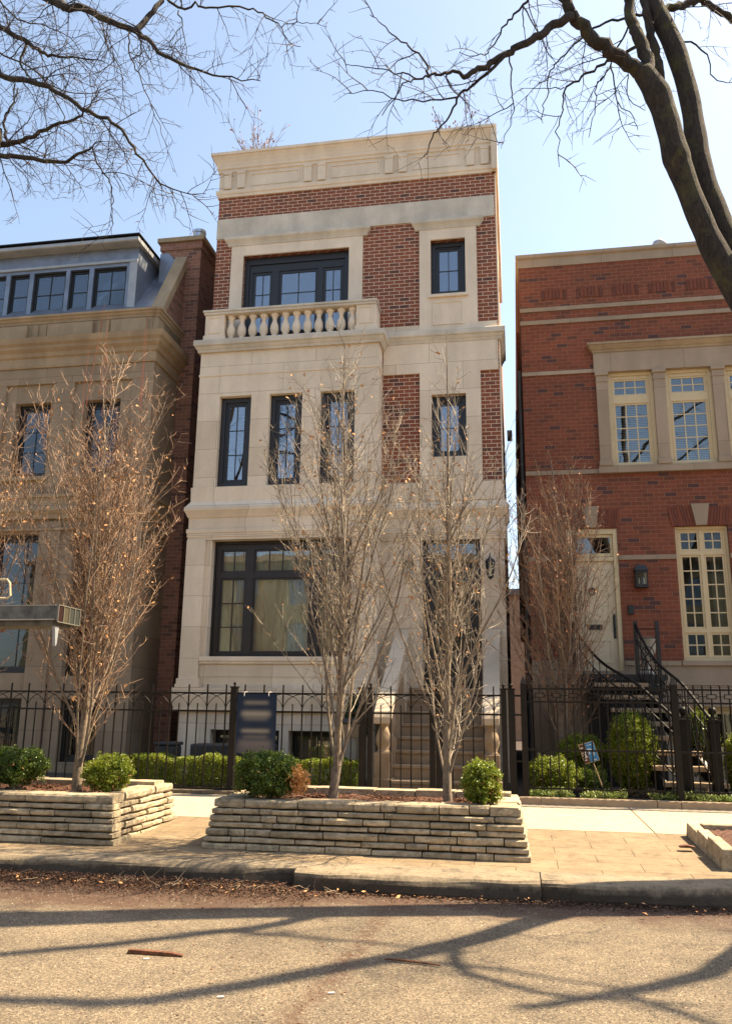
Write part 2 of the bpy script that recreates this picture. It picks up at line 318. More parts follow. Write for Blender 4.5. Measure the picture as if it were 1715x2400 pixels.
# ------------------------------------------------------------------ mesh helpers
ORG = {}
class MB:
    def __init__(s): s.v = []; s.f = []; s.cuts = []
    def cut(s):
        """end of one piece: build() makes every piece an object of its own"""
        s.cuts.append((len(s.v), len(s.f))); return s
    def add(s, vs, fs):
        b = len(s.v); s.v.extend(vs); s.f.extend([tuple(i+b for i in f) for f in fs]); return s
    def box(s, x0, x1, y0, y1, z0, z1, jit=0, rnd=None):
        vs = [(x, y, z) for x in (x0, x1) for y in (y0, y1) for z in (z0, z1)]
        if jit: vs = [tuple(c+rnd.uniform(-jit, jit) for c in p) for p in vs]
        return s.add(vs, [(0, 1, 3, 2), (4, 6, 7, 5), (0, 4, 5, 1), (2, 3, 7, 6), (0, 2, 6, 4), (1, 5, 7, 3)])
    def bar(s, a, b, wx, wz, upv=(0, 0, 1)):
        """box beam from a to b, width wx sideways, wz along up"""
        a = Vector(a); b = Vector(b); d = (b-a).normalized(); sd_ = d.cross(Vector(upv))
        if sd_.length < 1e-4: sd_ = d.cross(Vector((0, 1, 0)))
        sd_.normalize(); u = sd_.cross(d)
        vs = []
        for p in (a, b):
            for i, j in ((-1, -1), (1, -1), (1, 1), (-1, 1)): vs.append(tuple(p+sd_*(i*wx/2)+u*(j*wz/2)))
        return s.add(vs, [(3, 2, 1, 0), (4, 5, 6, 7), (0, 1, 5, 4), (1, 2, 6, 5), (2, 3, 7, 6), (3, 0, 4, 7)])
    def tube(s, pts, rads, n=6, cap=True):
        pts = [Vector(p) for p in pts]; m = len(pts)
        if isinstance(rads, (int, float)): rads = [rads]*m
        base = len(s.v); ref = None
        for i, p in enumerate(pts):
            d = (pts[min(i+1, m-1)]-pts[max(i-1, 0)])
            if d.length < 1e-7: d = Vector((0, 0, 1))
            d.normalize()
            if ref is None:
                ref = d.cross(Vector((.3, .9, .1)) if abs(d.y) < .9 else Vector((1, 0, 0))); ref.normalize()
            else:
                ref = ref-d*ref.dot(d); ref.normalize()
            b = d.cross(ref)
            for k in range(n):
                a = 2*math.pi*k/n; q = p+(ref*math.cos(a)+b*math.sin(a))*rads[i]; s.v.append((q.x, q.y, q.z))
        for i in range(m-1):
            for k in range(n):
                a0 = base+i*n+k; a1 = base+i*n+(k+1) % n
                s.f.append((a0, a1, a1+n, a0+n))
        if cap:
            s.f.append(tuple(base+k for k in range(n))[::-1]); s.f.append(tuple(base+(m-1)*n+k for k in range(n)))
        return s
    def lathe(s, prof, cx, cy, n=14):
        base = len(s.v)
        for r, z in prof:
            for k in range(n):
                a = 2*math.pi*k/n; s.v.append((cx+r*math.cos(a), cy+r*math.sin(a), z))
        for i in range(len(prof)-1):
            for k in range(n):
                a0 = base+i*n+k; a1 = base+i*n+(k+1) % n
                s.f.append((a0, a1, a1+n, a0+n))
        s.f.append(tuple(base+k for k in range(n))[::-1]); s.f.append(tuple(base+(len(prof)-1)*n+k for k in range(n)))
        return s
    def sweep(s, plan, prof):
        """profile (outward, z) swept along a plan polyline; outward is to the right of travel"""
        m = len(plan); base = len(s.v); k = len(prof)
        P = [Vector((p[0], p[1])) for p in plan]
        for i in range(m):
            ds = []
            if i > 0: ds.append((P[i]-P[i-1]).normalized())
            if i < m-1: ds.append((P[i+1]-P[i]).normalized())
            ns = [Vector((d.y, -d.x)) for d in ds]
            n = ns[0] if len(ns) == 1 else (ns[0]+ns[1])/(1+ns[0].dot(ns[1]))
            for o, z in prof: s.v.append((P[i].x+n.x*o, P[i].y+n.y*o, z))
        for i in range(m-1):
            for j in range(k-1):
                a = base+i*k+j; s.f.append((a, a+k, a+k+1, a+1))
        s.f.append(tuple(base+j for j in range(k))); s.f.append(tuple(base+(m-1)*k+j for j in range(k))[::-1])
        return s
    def prism(s, pts, y0, y1):
        """polygon given in x,z extruded from y0 to y1"""
        n = len(pts); b = len(s.v)
        for y in (y0, y1):
            for x, z in pts: s.v.append((x, y, z))
        s.f.append(tuple(b+i for i in range(n))); s.f.append(tuple(b+n+i for i in range(n))[::-1])
        for i in range(n):
            j = (i+1) % n; s.f.append((b+i, b+n+i, b+n+j, b+j))
        return s
    def prismx(s, pts, x0, x1):
        """polygon given in y,z extruded from x0 to x1"""
        n = len(pts); b = len(s.v)
        for x in (x0, x1):
            for y, z in pts: s.v.append((x, y, z))
        s.f.append(tuple(b+i for i in range(n))); s.f.append(tuple(b+n+i for i in range(n))[::-1])
        for i in range(n):
            j = (i+1) % n; s.f.append((b+i, b+n+i, b+n+j, b+j))
        return s
    def wall(s, x0, x1, z0, z1, y0, y1, holes=()):
        """wall slab in the xz plane with rectangular openings and their reveals"""
        xs = sorted({x0, x1, *[h[0] for h in holes], *[h[1] for h in holes]}); zs = sorted({z0, z1, *[h[2] for h in holes], *[h[3] for h in holes]})
        xs = [x for x in xs if x0 <= x <= x1]; zs = [z for z in zs if z0 <= z <= z1]
        inh = lambda x, z: any(h[0] < x < h[1] and h[2] < z < h[3] for h in holes)
        solid = {}
        for i in range(len(xs)-1):
            for j in range(len(zs)-1):
                solid[i, j] = not inh((xs[i]+xs[i+1])/2, (zs[j]+zs[j+1])/2)
        q = lambda *p: s.add(list(p), [(0, 1, 2, 3)])
        for (i, j), so_ in solid.items():
            if not so_: continue
            a, b, c, d = xs[i], xs[i+1], zs[j], zs[j+1]
            q((a, y0, c), (b, y0, c), (b, y0, d), (a, y0, d)); q((a, y1, c), (a, y1, d), (b, y1, d), (b, y1, c))
            if not solid.get((i-1, j)): q((a, y0, c), (a, y0, d), (a, y1, d), (a, y1, c))
            if not solid.get((i+1, j)): q((b, y0, c), (b, y1, c), (b, y1, d), (b, y0, d))
            if not solid.get((i, j-1)): q((a, y0, c), (a, y1, c), (b, y1, c), (b, y0, c))
            if not solid.get((i, j+1)): q((a, y0, d), (b, y0, d), (b, y1, d), (a, y1, d))
        return s
    def build(s, name, mat, parent=None, smooth=False, label=None, bevel=0, kind=None):
        if s.cuts:
            cs = s.cuts; s.cuts = []
            if cs[-1] != (len(s.v), len(s.f)): cs.append((len(s.v), len(s.f)))
            a = (0, 0); o = None
            for c in cs:
                p = MB(); p.v = s.v[a[0]:c[0]]; p.f = [tuple(i-a[0] for i in f) for f in s.f[a[1]:c[1]]]
                o = p.build(name, mat, parent, smooth, label, bevel, kind); a = c
            return o
        me = bpy.data.meshes.new(name)
        off = ORG.get(parent.name, Vector((0, 0, 0))) if parent else Vector((0, 0, 0))
        if off.length: vs = [(a-off.x, b-off.y, c-off.z) for a, b, c in s.v]
        else: vs = s.v
        me.from_pydata(vs, [], s.f); me.update()
        mats = mat if isinstance(mat, (list, tuple)) else [mat]
        for m_ in mats: me.materials.append(m_)
        if smooth: me.polygons.foreach_set('use_smooth', [True]*len(me.polygons))
        o = bpy.data.objects.new(name, me); COL.objects.link(o)
        if parent: o.parent = parent; ORG[o.name] = off
        if label: o['label'] = label
        if kind: o['kind'] = kind
        if bevel:
            b = o.modifiers.new('bevel', 'BEVEL'); b.width = bevel; b.segments = 2; b.limit_method = 'ANGLE'
        return o
def tag(o, label, cat, group=None):
    o['label'] = label; o['category'] = cat
    if group: o['group'] = group
    return o
def thing(name, label, cat, loc=(0, 0, 0), group=None):
    o = bpy.data.objects.new(name, None); COL.objects.link(o); o.location = loc; o.empty_display_size = .2
    ORG[o.name] = Vector(loc); return tag(o, label, cat, group)
def inst(src, dx=0, dy=0, dz=0, parent=None):
    """a copy of a part (sharing its mesh) moved sideways, under the same thing"""
    c = src.copy(); COL.objects.link(c); c.parent = parent or src.parent
    c.location = src.location+Vector((dx, dy, dz)); return c

# ------------------------------------------------------------------ windows
def window(root, x0, x1, z0, z1, y, fm, cols, rows, case=.07, sash=.05, mun=.018, glass='glass', top=None, depth=.09, lights=None):
    """outer casing, sash, glazing bars and panes; lights = list of (x0,x1,z0,z1,cols,rows)"""
    top = case if top is None else top
    m = MB()
    m.box(x0, x0+case, y, y+depth, z0, z1); m.box(x1-case, x1, y, y+depth, z0, z1)
    m.box(x0+case, x1-case, y, y+depth, z1-top, z1); m.box(x0+case, x1-case, y, y+depth, z0, z0+case)
    # stepped inner moulding
    a = case*.35
    m.box(x0+case, x0+case+a, y+.03, y+depth, z0+case, z1-top); m.box(x1-case-a, x1-case, y+.03, y+depth, z0+case, z1-top)
    m.box(x0+case+a, x1-case-a, y+.03, y+depth, z1-top-a, z1-top); m.box(x0+case+a, x1-case-a, y+.03, y+depth, z0+case, z0+case+a)
    X0, X1, Z0, Z1 = x0+case+a, x1-case-a, z0+case+a, z1-top-a
    ls = lights or [(X0, X1, Z0, Z1, cols, rows)]
    if lights:      # fill everything between the lights with solid frame
        hs = [(l[0], l[1], l[2], l[3]) for l in ls]
        m.wall(X0, X1, Z0, Z1, y+.025, y+depth-.004, hs)
    fr = m.build('window', fm, root, bevel=.004)
    for (a0, a1, b0, b1, c, r) in ls:
        s = MB(); ys = y+.045
        s.box(a0, a0+sash, ys, ys+.04, b0, b1); s.box(a1-sash, a1, ys, ys+.04, b0, b1)
        s.box(a0+sash, a1-sash, ys, ys+.04, b1-sash, b1); s.box(a0+sash, a1-sash, ys, ys+.04, b0, b0+sash)
        s.build('sash', fm, fr)
        g0, g1, h0, h1 = a0+sash, a1-sash, b0+sash, b1-sash
        if c > 1 or r > 1:
            u = MB()
            for i in range(1, c):
                xx = g0+(g1-g0)*i/c; u.box(xx-mun/2, xx+mun/2, ys+.006, ys+.03, h0, h1)
            for j in range(1, r):
                zz = h0+(h1-h0)*j/r; u.box(g0, g1, ys+.008, ys+.028, zz-mun/2, zz+mun/2)
            u.build('glazing_bars', fm, fr)
        p = MB(); p.box(g0-.003, g1+.003, ys+.016, ys+.021, h0-.003, h1+.003); p.build('pane', M[glass], fr)
    return fr

def curtain(root, x0, x1, z0, z1, y, amp=.03, k=26, gap=None):
    m = MB(); n = int((x1-x0)/.018)
    for i in range(n+1):
        x = x0+(x1-x0)*i/n; yy = y+amp*math.sin(x*k*2.1)+amp*.5*math.sin(x*k*4.7+1)
        m.v += [(x, yy, z0), (x, yy, z1)]
        if i: b = 2*i; m.f.append((b-2, b, b+1, b-1))
    return m.build('curtain', M['curtain'], root, smooth=True)

# ------------------------------------------------------------------ SETTING: ground, road, kerb, walks
rn = random.Random(7)
g = MB(); g.add([(-300, 12.86, .36), (300, 12.86, .36), (300, 600, .36), (-300, 600, .36)], [(0, 1, 2, 3)])
o = g.build('ground', M['soil']); o['kind'] = 'structure'
g = MB(); g.add([(-300, -300, 0), (300, -300, 0), (300, 8.2, 0), (-300, 8.2, 0)], [(0, 1, 2, 3)])
o = g.build('road', M['road']); o['kind'] = 'structure'
# kerb: rounded section, laid in long pieces with open joints
kp = []
for (xa, xb, dy, sk) in ((-40, -6.2, .0, 0), (-6.19, -2.06, .04, .10), (-2.045, .16, -.07, .0), (.172, 3.0, -.02, .25), (3.01, 40, .24, 0)):
    kp.append((xa, xb, dy, sk))
m = MB()
for xa, xb, dy, sk in kp:
    nseg = max(2, int((xb-xa)/.25)); prof = [(7.985, -.03), (7.975, .03), (7.982, .09), (7.99, .125), (8.004, .148), (8.028, .163), (8.06, .170), (8.36, .182), (8.37, -.03)]
    b = len(m.v); kk = len(prof)
    for i in range(nseg+1):
        x = xa+(xb-xa)*i/nseg; f = i/nseg
        for j, (py, pz) in enumerate(prof):
            e = .022 if i in (0, nseg) and j in (1, 2, 3, 4, 5) else 0
            yy = py+e+(dy+sk*f*f if j < 7 else 0)+((.010*math.sin(x*3.1+j)+.008*math.sin(x*7.7)) if j < 6 else 0)
            m.v.append((x, yy, pz+(rn.uniform(-.004, .004) if 0 < j < 7 else 0)))
    for i in range(nseg):
        for j in range(kk-1):
            a = b+i*kk+j; m.f.append((a, a+kk, a+kk+1, a+1))
    m.f.append(tuple(b+j for j in range(kk))); m.f.append(tuple(b+nseg*kk+j for j in range(kk))[::-1])
o = m.build('kerb', M['kerbf'], smooth=False); o['kind'] = 'structure'
m = MB()
for i in range(161):
    x = -40+i*.5
    for j in range(9):
        f = j/8; m.v.append((x, 8.355+f*2.14, .181+f*.099+rn.uniform(-.003, .003)))
for i in range(160):
    for j in range(8):
        a = i*9+j; m.f.append((a, a+9, a+10, a+1))
o = m.build('parkway_paving', M['paver'], smooth=True); o['kind'] = 'structure'
m = MB()
jx = [-40]+[1.51+1.62*k for k in range(-22, 20)]+[40]
jx = sorted(j for j in jx if -40 <= j <= 40)
for a, b in zip(jx[:-1], jx[1:]):
    if b-a > .05: m.add([(a+.006, 10.50, .283), (b-.006, 10.50, .283), (b-.006, 12.84, .318), (a+.006, 12.84, .318), (a+.006, 10.50, .2), (b-.006, 10.50, .2), (b-.006, 12.84, .2), (a+.006, 12.84, .2)],
          [(0, 1, 2, 3), (4, 5, 1, 0), (5, 6, 2, 1), (6, 7, 3, 2), (7, 4, 0, 3)])
o = m.build('sidewalk', M['walk'], bevel=.006); o['kind'] = 'structure'
m = MB().box(-40, 40, 10.2, 13.0, .05, .262); o = m.build('sidewalk_bed', M['soil']); o['kind'] = 'structure'

# stone edging under the fences
e1 = thing('stone_edging', 'long pale cut stone edging under the right iron fence', 'edging', (2, 12.9, .3))
m = MB()
for a, b in ((.0, .30), (.306, 1.9), (1.906, 2.22), (2.226, 4.2), (4.206, 7)): m.box(a, b, 12.83, 12.97, .2, .415); m.cut()
m.build('edging_stone', M['tread'], e1, bevel=.012)
e2 = thing('stone_edging', 'low dark kerb under the iron fence of the middle house', 'edging', (-5, 12.9, .3))
m = MB()
for a, b in ((-14, -9), (-8.99, -6.3), (-6.29, -4.0), (-3.99, -2.36)): m.box(a, b, 12.86, 12.99, .2, .375); m.cut()
m.build('edging_stone', M['kerb'], e2, bevel=.012)

# ------------------------------------------------------------------ MIDDLE HOUSE
H = thing('town_house', 'tall red brick and pale limestone house with a balcony over its stone bay', 'house', (-3.2, 16, .3))
XL, XR, Y0, YB = -6.35, -.15, 16.0, 15.5
BX0, BX1 = -6.38, -2.52
# openings
W_BAL = (-5.69, -3.30, 9.30, 11.41); W_UR = (-1.53, -.80, 10.11, 11.41); W_MR = (-1.53, -.83, 6.56, 7.89); DOOR = (-1.73, -.61, 2.03, 4.94)
W2 = [(-5.88, -5.20, 5.97, 7.91), (-4.81, -4.12, 5.97, 7.91), (-3.74, -3.03, 5.97, 7.91)]
W_G = (-5.87, -3.04, 2.58, 4.87)
m = MB().wall(XL, XR, 6.03, 13.95, Y0, Y0+.32, [W_BAL, W_UR, W_MR])
m.box(XL, XL+.3, Y0+.32, 30, .2, 13.95); m.box(XR-.3, XR, Y0+.46, 30, .2, 13.95); m.box(XL+.3, XR-.3, 29.7, 30, .2, 13.95)
m.build('brick_wall', M['brickA'], H)
m = MB().wall(XL, XR, .2, 6.03, Y0, Y0+.32, [DOOR, (-6.3, -2.6, 2.2, 5.5)])
m.box(XR-.30, XR, Y0+.32, Y0+.46, .2, 6.03)
m.build('stone_wall', M['limej'], H)
m = MB().box(XL+.3, XR-.3, Y0+.32, 29.7, 13.5, 13.62)
for z in (2.0, 5.6, 9.0): m.box(XL+.3, XR-.3, Y0+.32, 29.7, z-.12, z)
m.box(XL+.3, XR-.3, 20.0, 20.1, .4, 13.5)
m.build('floor', M['room'], H)
# limestone corner return on the sunny side and stone dressings of the top floor
m = MB().box(XR-.02, XR+.025, Y0+.005, Y0+.40, 6.03, 13.0)
m.box(XR-.3, XR, Y0+.32, Y0+.46, 6.03, 13.95)
m.box(XR-.02, XR+.03, Y0+.40, Y0+1.6, 7.8, 9.05); m.box(XR-.02, XR+.03, Y0+.40, Y0+1.5, 10.9, 11.6)
m.build('corner_trim', M['lime'], H)
m = MB().box(XL-.004, XR-.02, Y0-.03, Y0+.02, 11.88, 12.375)
m.build('stone_band', M['limeold'], H)
# big window surround
m = MB()
def surround(m, x0, x1, z0, z1, ox0, ox1, oz0, oz1, y, t):
    m.wall(ox0, ox1, oz0, oz1, y-t, y+.02, [(x0, x1, z0, z1)])
surround(m, -5.69, -3.30, 9.20, 11.41, -5.97, -3.0, 9.20, 11.72, Y0, .045); m.cut()
surround(m, *W_UR, -1.77, -.56, 9.30, 11.70, Y0, .045)
m.build('window_surround', M['lime'], H)
m = MB()
hood = [(-.02, 11.655), (.06, 11.655), (.065, 11.69), (.09, 11.74), (.125, 11.785), (.13, 11.80), (.13, 11.855), (-.02, 11.872)]
m.sweep([(-6.0, Y0+.01), (-6.0, Y0), (-2.97, Y0), (-2.97, Y0+.01)], hood); m.cut()
m.sweep([(-1.80, Y0+.01), (-1.80, Y0), (-.53, Y0), (-.53, Y0+.01)], hood)
m.build('window_hood', M['limeold'], H)
m = MB().box(-1.58, -.75, Y0-.10, Y0+.3, 10.04, 10.108)
m.box(-1.50, -.84, Y0-.06, Y0-.04, 9.42, 9.46); m.box(-1.50, -.84, Y0-.06, Y0-.04, 9.92, 9.96); m.box(-1.50, -1.46, Y0-.06, Y0-.04, 9.46, 9.92); m.box(-.88, -.84, Y0-.06, Y0-.04, 9.46, 9.92)
m.build('window_sill', M['lime'], H, bevel=.005)
# entablature
ent = [(-.03, 12.93), (.05, 12.93), (.055, 12.99), (.085, 13.01), (.10, 13.09), (.03, 13.12), (.02, 13.13), (.02, 13.56), (.06, 13.575), (.065, 13.63), (.10, 13.65), (.105, 13.71), (.115, 13.73), (.135, 13.79), (.175, 13.86), (.215, 13.905), (.22, 13.93), (.265, 13.94), (.265, 14.01), (-.03, 14.02)]
plan = [(XL, 22), (XL, Y0), (XR+.03, Y0)]
ent = [(o_ if o_ < 0 else o_*.72, z) for o_, z in ent]
m = MB().sweep(plan, ent); m.box(XR-.05, XR+.075, Y0-.16, 22, 12.93, 14.015); m.build('cornice', M['lime'], H)
m = MB()
for a, b in ((-6.24, -6.06), (-5.93, -5.74), (-4.36, -4.19), (-4.05, -3.87), (-2.52, -2.35), (-2.22, -2.04), (-.74, -.57), (-.44, -.25)):
    c = (a+b)/2; h = .085
    m.prism([(c-h, 13.13), (c+h, 13.13), (c+h+.008, 13.55), (c-h-.008, 13.55)], Y0-.075, Y0-.005)
    m.box(c-h-.012, c+h+.012, Y0-.09, Y0-.015, 13.49, 13.56); m.cut()
m.build('cornice_bracket', M['lime'], H, bevel=.006)
m = MB()
for a, b in ((-5.62, -4.48), (-3.75, -2.64), (-1.93, -.86)):
    m.wall(a, b, 13.18, 13.50, Y0-.030, Y0-.010, [(a+.028, b-.028, 13.208, 13.472)]); m.cut()
m.build('frieze_panel', M['lime'], H)
m = MB().box(XL+.1, XR-.1, Y0+.1, 29.7, 13.95, 13.99); m.build('roof', M['roof'], H)
# middle storey, right half
m = MB()
surround(m, *W_MR, -1.77, -.53, 6.03, 8.37, Y0, .045)
m.wall(-2.53, XR-.02, 8.37, 9.16, Y0-.04, Y0+.02)
m.box(-3.0, XR-.021, Y0-.035, Y0+.02, 9.29, 9.445)
m.wall(-2.53, XR-.02, 5.66, 6.03, Y0-.05, Y0+.02)
m.build('stone_dressing', M['limej'], H)
m = MB(); ledge = [(-.03, 9.03), (.055, 9.03), (.06, 9.07), (.085, 9.10), (.10, 9.13), (.105, 9.15), (.125, 9.155), (.135, 9.17), (.135, 9.27), (.12, 9.29), (-.03, 9.305)]
m.sweep([(BX1+.05, Y0), (XR, Y0), (XR, Y0+1.4)], ledge)
m.build('string_course', M['limeold'], H)
# ---- bay
m = MB().wall(BX0+.03, BX1-.03, .2, 9.06, YB, YB+.30, [*W2, W_G, (-5.70, -4.36, .55, 1.22), (-4.18, -3.17, .55, 1.22)])
m.box(BX0+.03, BX0+.30, YB+.30, Y0+.3, .2, 9.06); m.box(BX1-.30, BX1-.03, YB+.30, Y0+.0, .2, 9.06)
m.box(BX0+.03, BX1-.03, YB+.05, Y0+.02, 9.06, 9.16)
m.build('bay_wall', M['limej'], H)
m = MB()
m.sweep([(BX0+.03, Y0+.3), (BX0+.03, YB), (BX1-.03, YB), (BX1-.03, Y0)], [(o_-.0, z-.13) for o_, z in ledge])
m.build('bay_ledge', M['limeold'], H)
m = MB()
m.sweep([(BX0+.03, Y0+.3), (BX0+.03, YB), (BX1-.03, YB), (BX1-.03, Y0)], [(-.03, 8.37), (.012, 8.37), (.02, 8.40), (.012, 8.41), (-.03, 8.42)])
m.build('bay_moulding', M['lime'], H)
# cornice over the ground storey, running on across the right half
cor = [(-.03, 4.87), (.03, 4.87), (.03, 4.92), (.045, 4.93), (.045, 5.00), (.06, 5.01), (.06, 5.09), (.03, 5.10), (.03, 5.31), (.05, 5.33), (.07, 5.38), (.105, 5.45), (.115, 5.46), (.115, 5.52), (.02, 5.66), (.03, 5.955), (-.03, 5.96)]
m = MB().sweep([(BX0+.03, Y0+.3), (BX0+.03, YB), (BX1-.03, YB), (BX1-.03, Y0), (XR, Y0), (XR, Y0+1.2)], cor)
m.build('ground_cornice', M['limej'], H)
# pilasters and base
m = MB()
for a, b in ((BX0, -5.99), (-2.92, BX1)):
    m.box(a, b, YB-.07, YB+.02, 2.02, 4.868); m.box(a-.03, b+.03, YB-.10, YB+.02, 2.05, 2.16); m.box(a-.045, b+.045, YB-.12, YB+.02, 1.99, 2.052); m.cut()
m.build('pilaster', M['limej'], H, bevel=.006)
m = MB()
m.sweep([(BX0+.03, Y0+.3), (BX0+.03, YB), (BX1-.03, YB), (BX1-.03, Y0)], [(-.03, 1.55), (.07, 1.55), (.09, 1.58), (.09, 1.62), (.14, 1.84), (.14, 1.985), (-.03, 1.99)])
m.build('plinth', M['limej'], H)
m = MB(); m.box(-5.985, -2.925, YB-.075, YB+.2, 2.49, 2.575); m.box(-5.985, -2.925, YB-.05, YB+.02, 2.44, 2.49)
m.build('window_sill', M['lime'], H, bevel=.006)
m = MB(); m.box(-5.985, -2.925, YB-.012, YB+.01, 2.2, 2.43); m.build('apron_panel', M['limej'], H)
# windows
bz = M['slate']
for q in W2: window(H, *q, YB+.12, bz, 2, 3, case=.10, sash=.045, top=.10, glass='glassb')
window(H, *W_UR, Y0+.10, bz, 2, 2, case=.09, sash=.05, top=.11, glass='glassb')
window(H, *W_MR, Y0+.10, bz, 2, 2, case=.09, sash=.05, top=.11, glass='glassb')
a0, a1 = -5.69, -3.30
window(H, a0, a1, 9.30, 11.41, Y0+.10, bz, 1, 1, case=.11, top=.17, glass='glassb', sash=.06,
       lights=[(-5.50, -5.05, 9.5, 11.06, 2, 3), (-4.90, -4.02, 9.5, 11.06, 2, 3), (-3.90, -3.46, 9.5, 11.06, 2, 3)])
gx = lambda f: W_G[0]+(W_G[1]-W_G[0])*f
gz = lambda f: W_G[3]-(W_G[3]-W_G[2])*f
window(H, *W_G, YB+.17, M['bronze'], 1, 1, case=.035, top=.06, sash=.035, mun=.022, glass='glass', lights=[
    (gx(.05), gx(.235), gz(.275), gz(.075), 2, 1), (gx(.29), gx(.70), gz(.275), gz(.075), 4, 1), (gx(.765), gx(.95), gz(.275), gz(.075), 2, 1),
    (gx(.05), gx(.235), gz(.965), gz(.325), 2, 3), (gx(.29), gx(.70), gz(.965), gz(.325), 1, 1), (gx(.765), gx(.95), gz(.965), gz(.325), 2, 3)])
curtain(H, -5.75, -3.15, 2.6, 4.8, YB+.34)
curtain(H, -5.62, -5.0, 9.2, 11.3, Y0+.55, .02)
curtain(H, -4.75, -4.2, 6.0, 7.85, YB+.5, .02)
for q in ((-5.70, -4.36, .55, 1.22), (-4.18, -3.17, .55, 1.22)): window(H, *q, YB+.2, M['black'], 2, 1, case=.05, sash=.04)
# front door
m = MB().box(DOOR[0], DOOR[0]+.09, Y0+.14, Y0+.26, DOOR[2], DOOR[3]); m.box(DOOR[1]-.09, DOOR[1], Y0+.14, Y0+.26, DOOR[2], DOOR[3]); m.box(DOOR[0]+.09, DOOR[1]-.09, Y0+.14, Y0+.26, DOOR[3]-.10, DOOR[3]); m.box(DOOR[0]+.09, DOOR[1]-.09, Y0+.15, Y0+.26, 4.33, 4.41)
m.build('door_frame', M['bronze'], H, bevel=.005)
m = MB().wall(-1.64, -.70, 2.05, 4.33, Y0+.18, Y0+.23, [(-1.50, -.84, 2.75, 4.18)])
m.box(-1.50, -.84, Y0+.19, Y0+.22, 2.16, 2.62)
dr = m.build('door', M['bronze'], H, bevel=.004)
m = MB().box(-1.505, -.835, Y0+.20, Y0+.206, 2.745, 4.185); m.build('pane', M['glass'], dr)
m = MB()
for i in range(5):
    x = -1.42+i*.125; m.tube([(x, Y0+.175, 2.75), (x, Y0+.175, 4.18)], .008, 5)
for z in (3.0, 3.45, 3.9): m.tube([(-1.17+.13*math.cos(a/3), Y0+.172, z+.13*math.sin(a/3)) for a in range(20)], .008, 5)
m.build('grille', M['black'], dr)
MB().lathe([(.0, 3.0), (.02, 3.0), (.024, 3.04), (.012, 3.12), (.018, 3.2), (0, 3.22)], -.77, Y0+.13, 8).build('door_handle', M['black'], dr, smooth=True)
m = MB().box(-1.645, -.695, Y0+.21, Y0+.216, 4.40, 4.845); m.build('transom_pane', M['glass'], H)
m = MB().box(-1.26, -1.05, Y0+.10, Y0+.135, 4.50, 4.66); m.build('reflection_plate', simple('grey reflection', (.30, .33, .38), .4, .3), H)  # pale plate added in place of a reflection in the transom glass
# balcony balustrade
BY = 15.45
m = MB().box(-6.31, -2.60, BY-.03, BY+.27, 9.745, 9.80, ); m.box(-6.33, -2.58, BY-.05, BY+.29, 9.80, 9.85)
m.box(-6.31, -6.03, BY+.27, Y0, 9.745, 9.80); m.box(-2.88, -2.60, BY+.27, Y0, 9.745, 9.80); m.box(-6.33, -6.01, BY+.29, Y0, 9.80, 9.85); m.box(-2.90, -2.58, BY+.29, Y0, 9.80, 9.85)
m.build('balcony_rail', M['limeold'], H, bevel=.008)
m = MB()
for a, b in ((-6.28, -5.86), (-3.02, -2.61)):
    m.box(a, b, BY, BY+.24, 9.27, 9.745); m.box(a-.025, b+.025, BY-.025, BY+.265, 9.17, 9.275)
    m.wall(a+.06, b-.06, 9.33, 9.70, BY-.015, BY+.01, [(a+.085, b-.085, 9.355, 9.675)])
    m.box(*((-6.28, -6.03) if a < -5 else (-2.86, -2.61)), BY+.24, Y0, 9.27, 9.745); m.cut()
m.build('balcony_pier', M['lime'], H, bevel=.006)
prof = [(.085, 9.17), (.085, 9.215), (.05, 9.22), (.045, 9.24), (.062, 9.27), (.088, 9.33), (.095, 9.39), (.085, 9.46), (.058, 9.53), (.045, 9.58), (.045, 9.62), (.060, 9.635), (.052, 9.65), (.075, 9.68), (.085, 9.69), (.085, 9.745)]
b0 = MB().lathe(prof, -5.74, BY+.12, 14).build('baluster', M['lime'], H, smooth=True)
bpos = [-5.74+i*.2385 for i in range(12)]
for x in bpos[1:]: inst(b0, x+5.74)

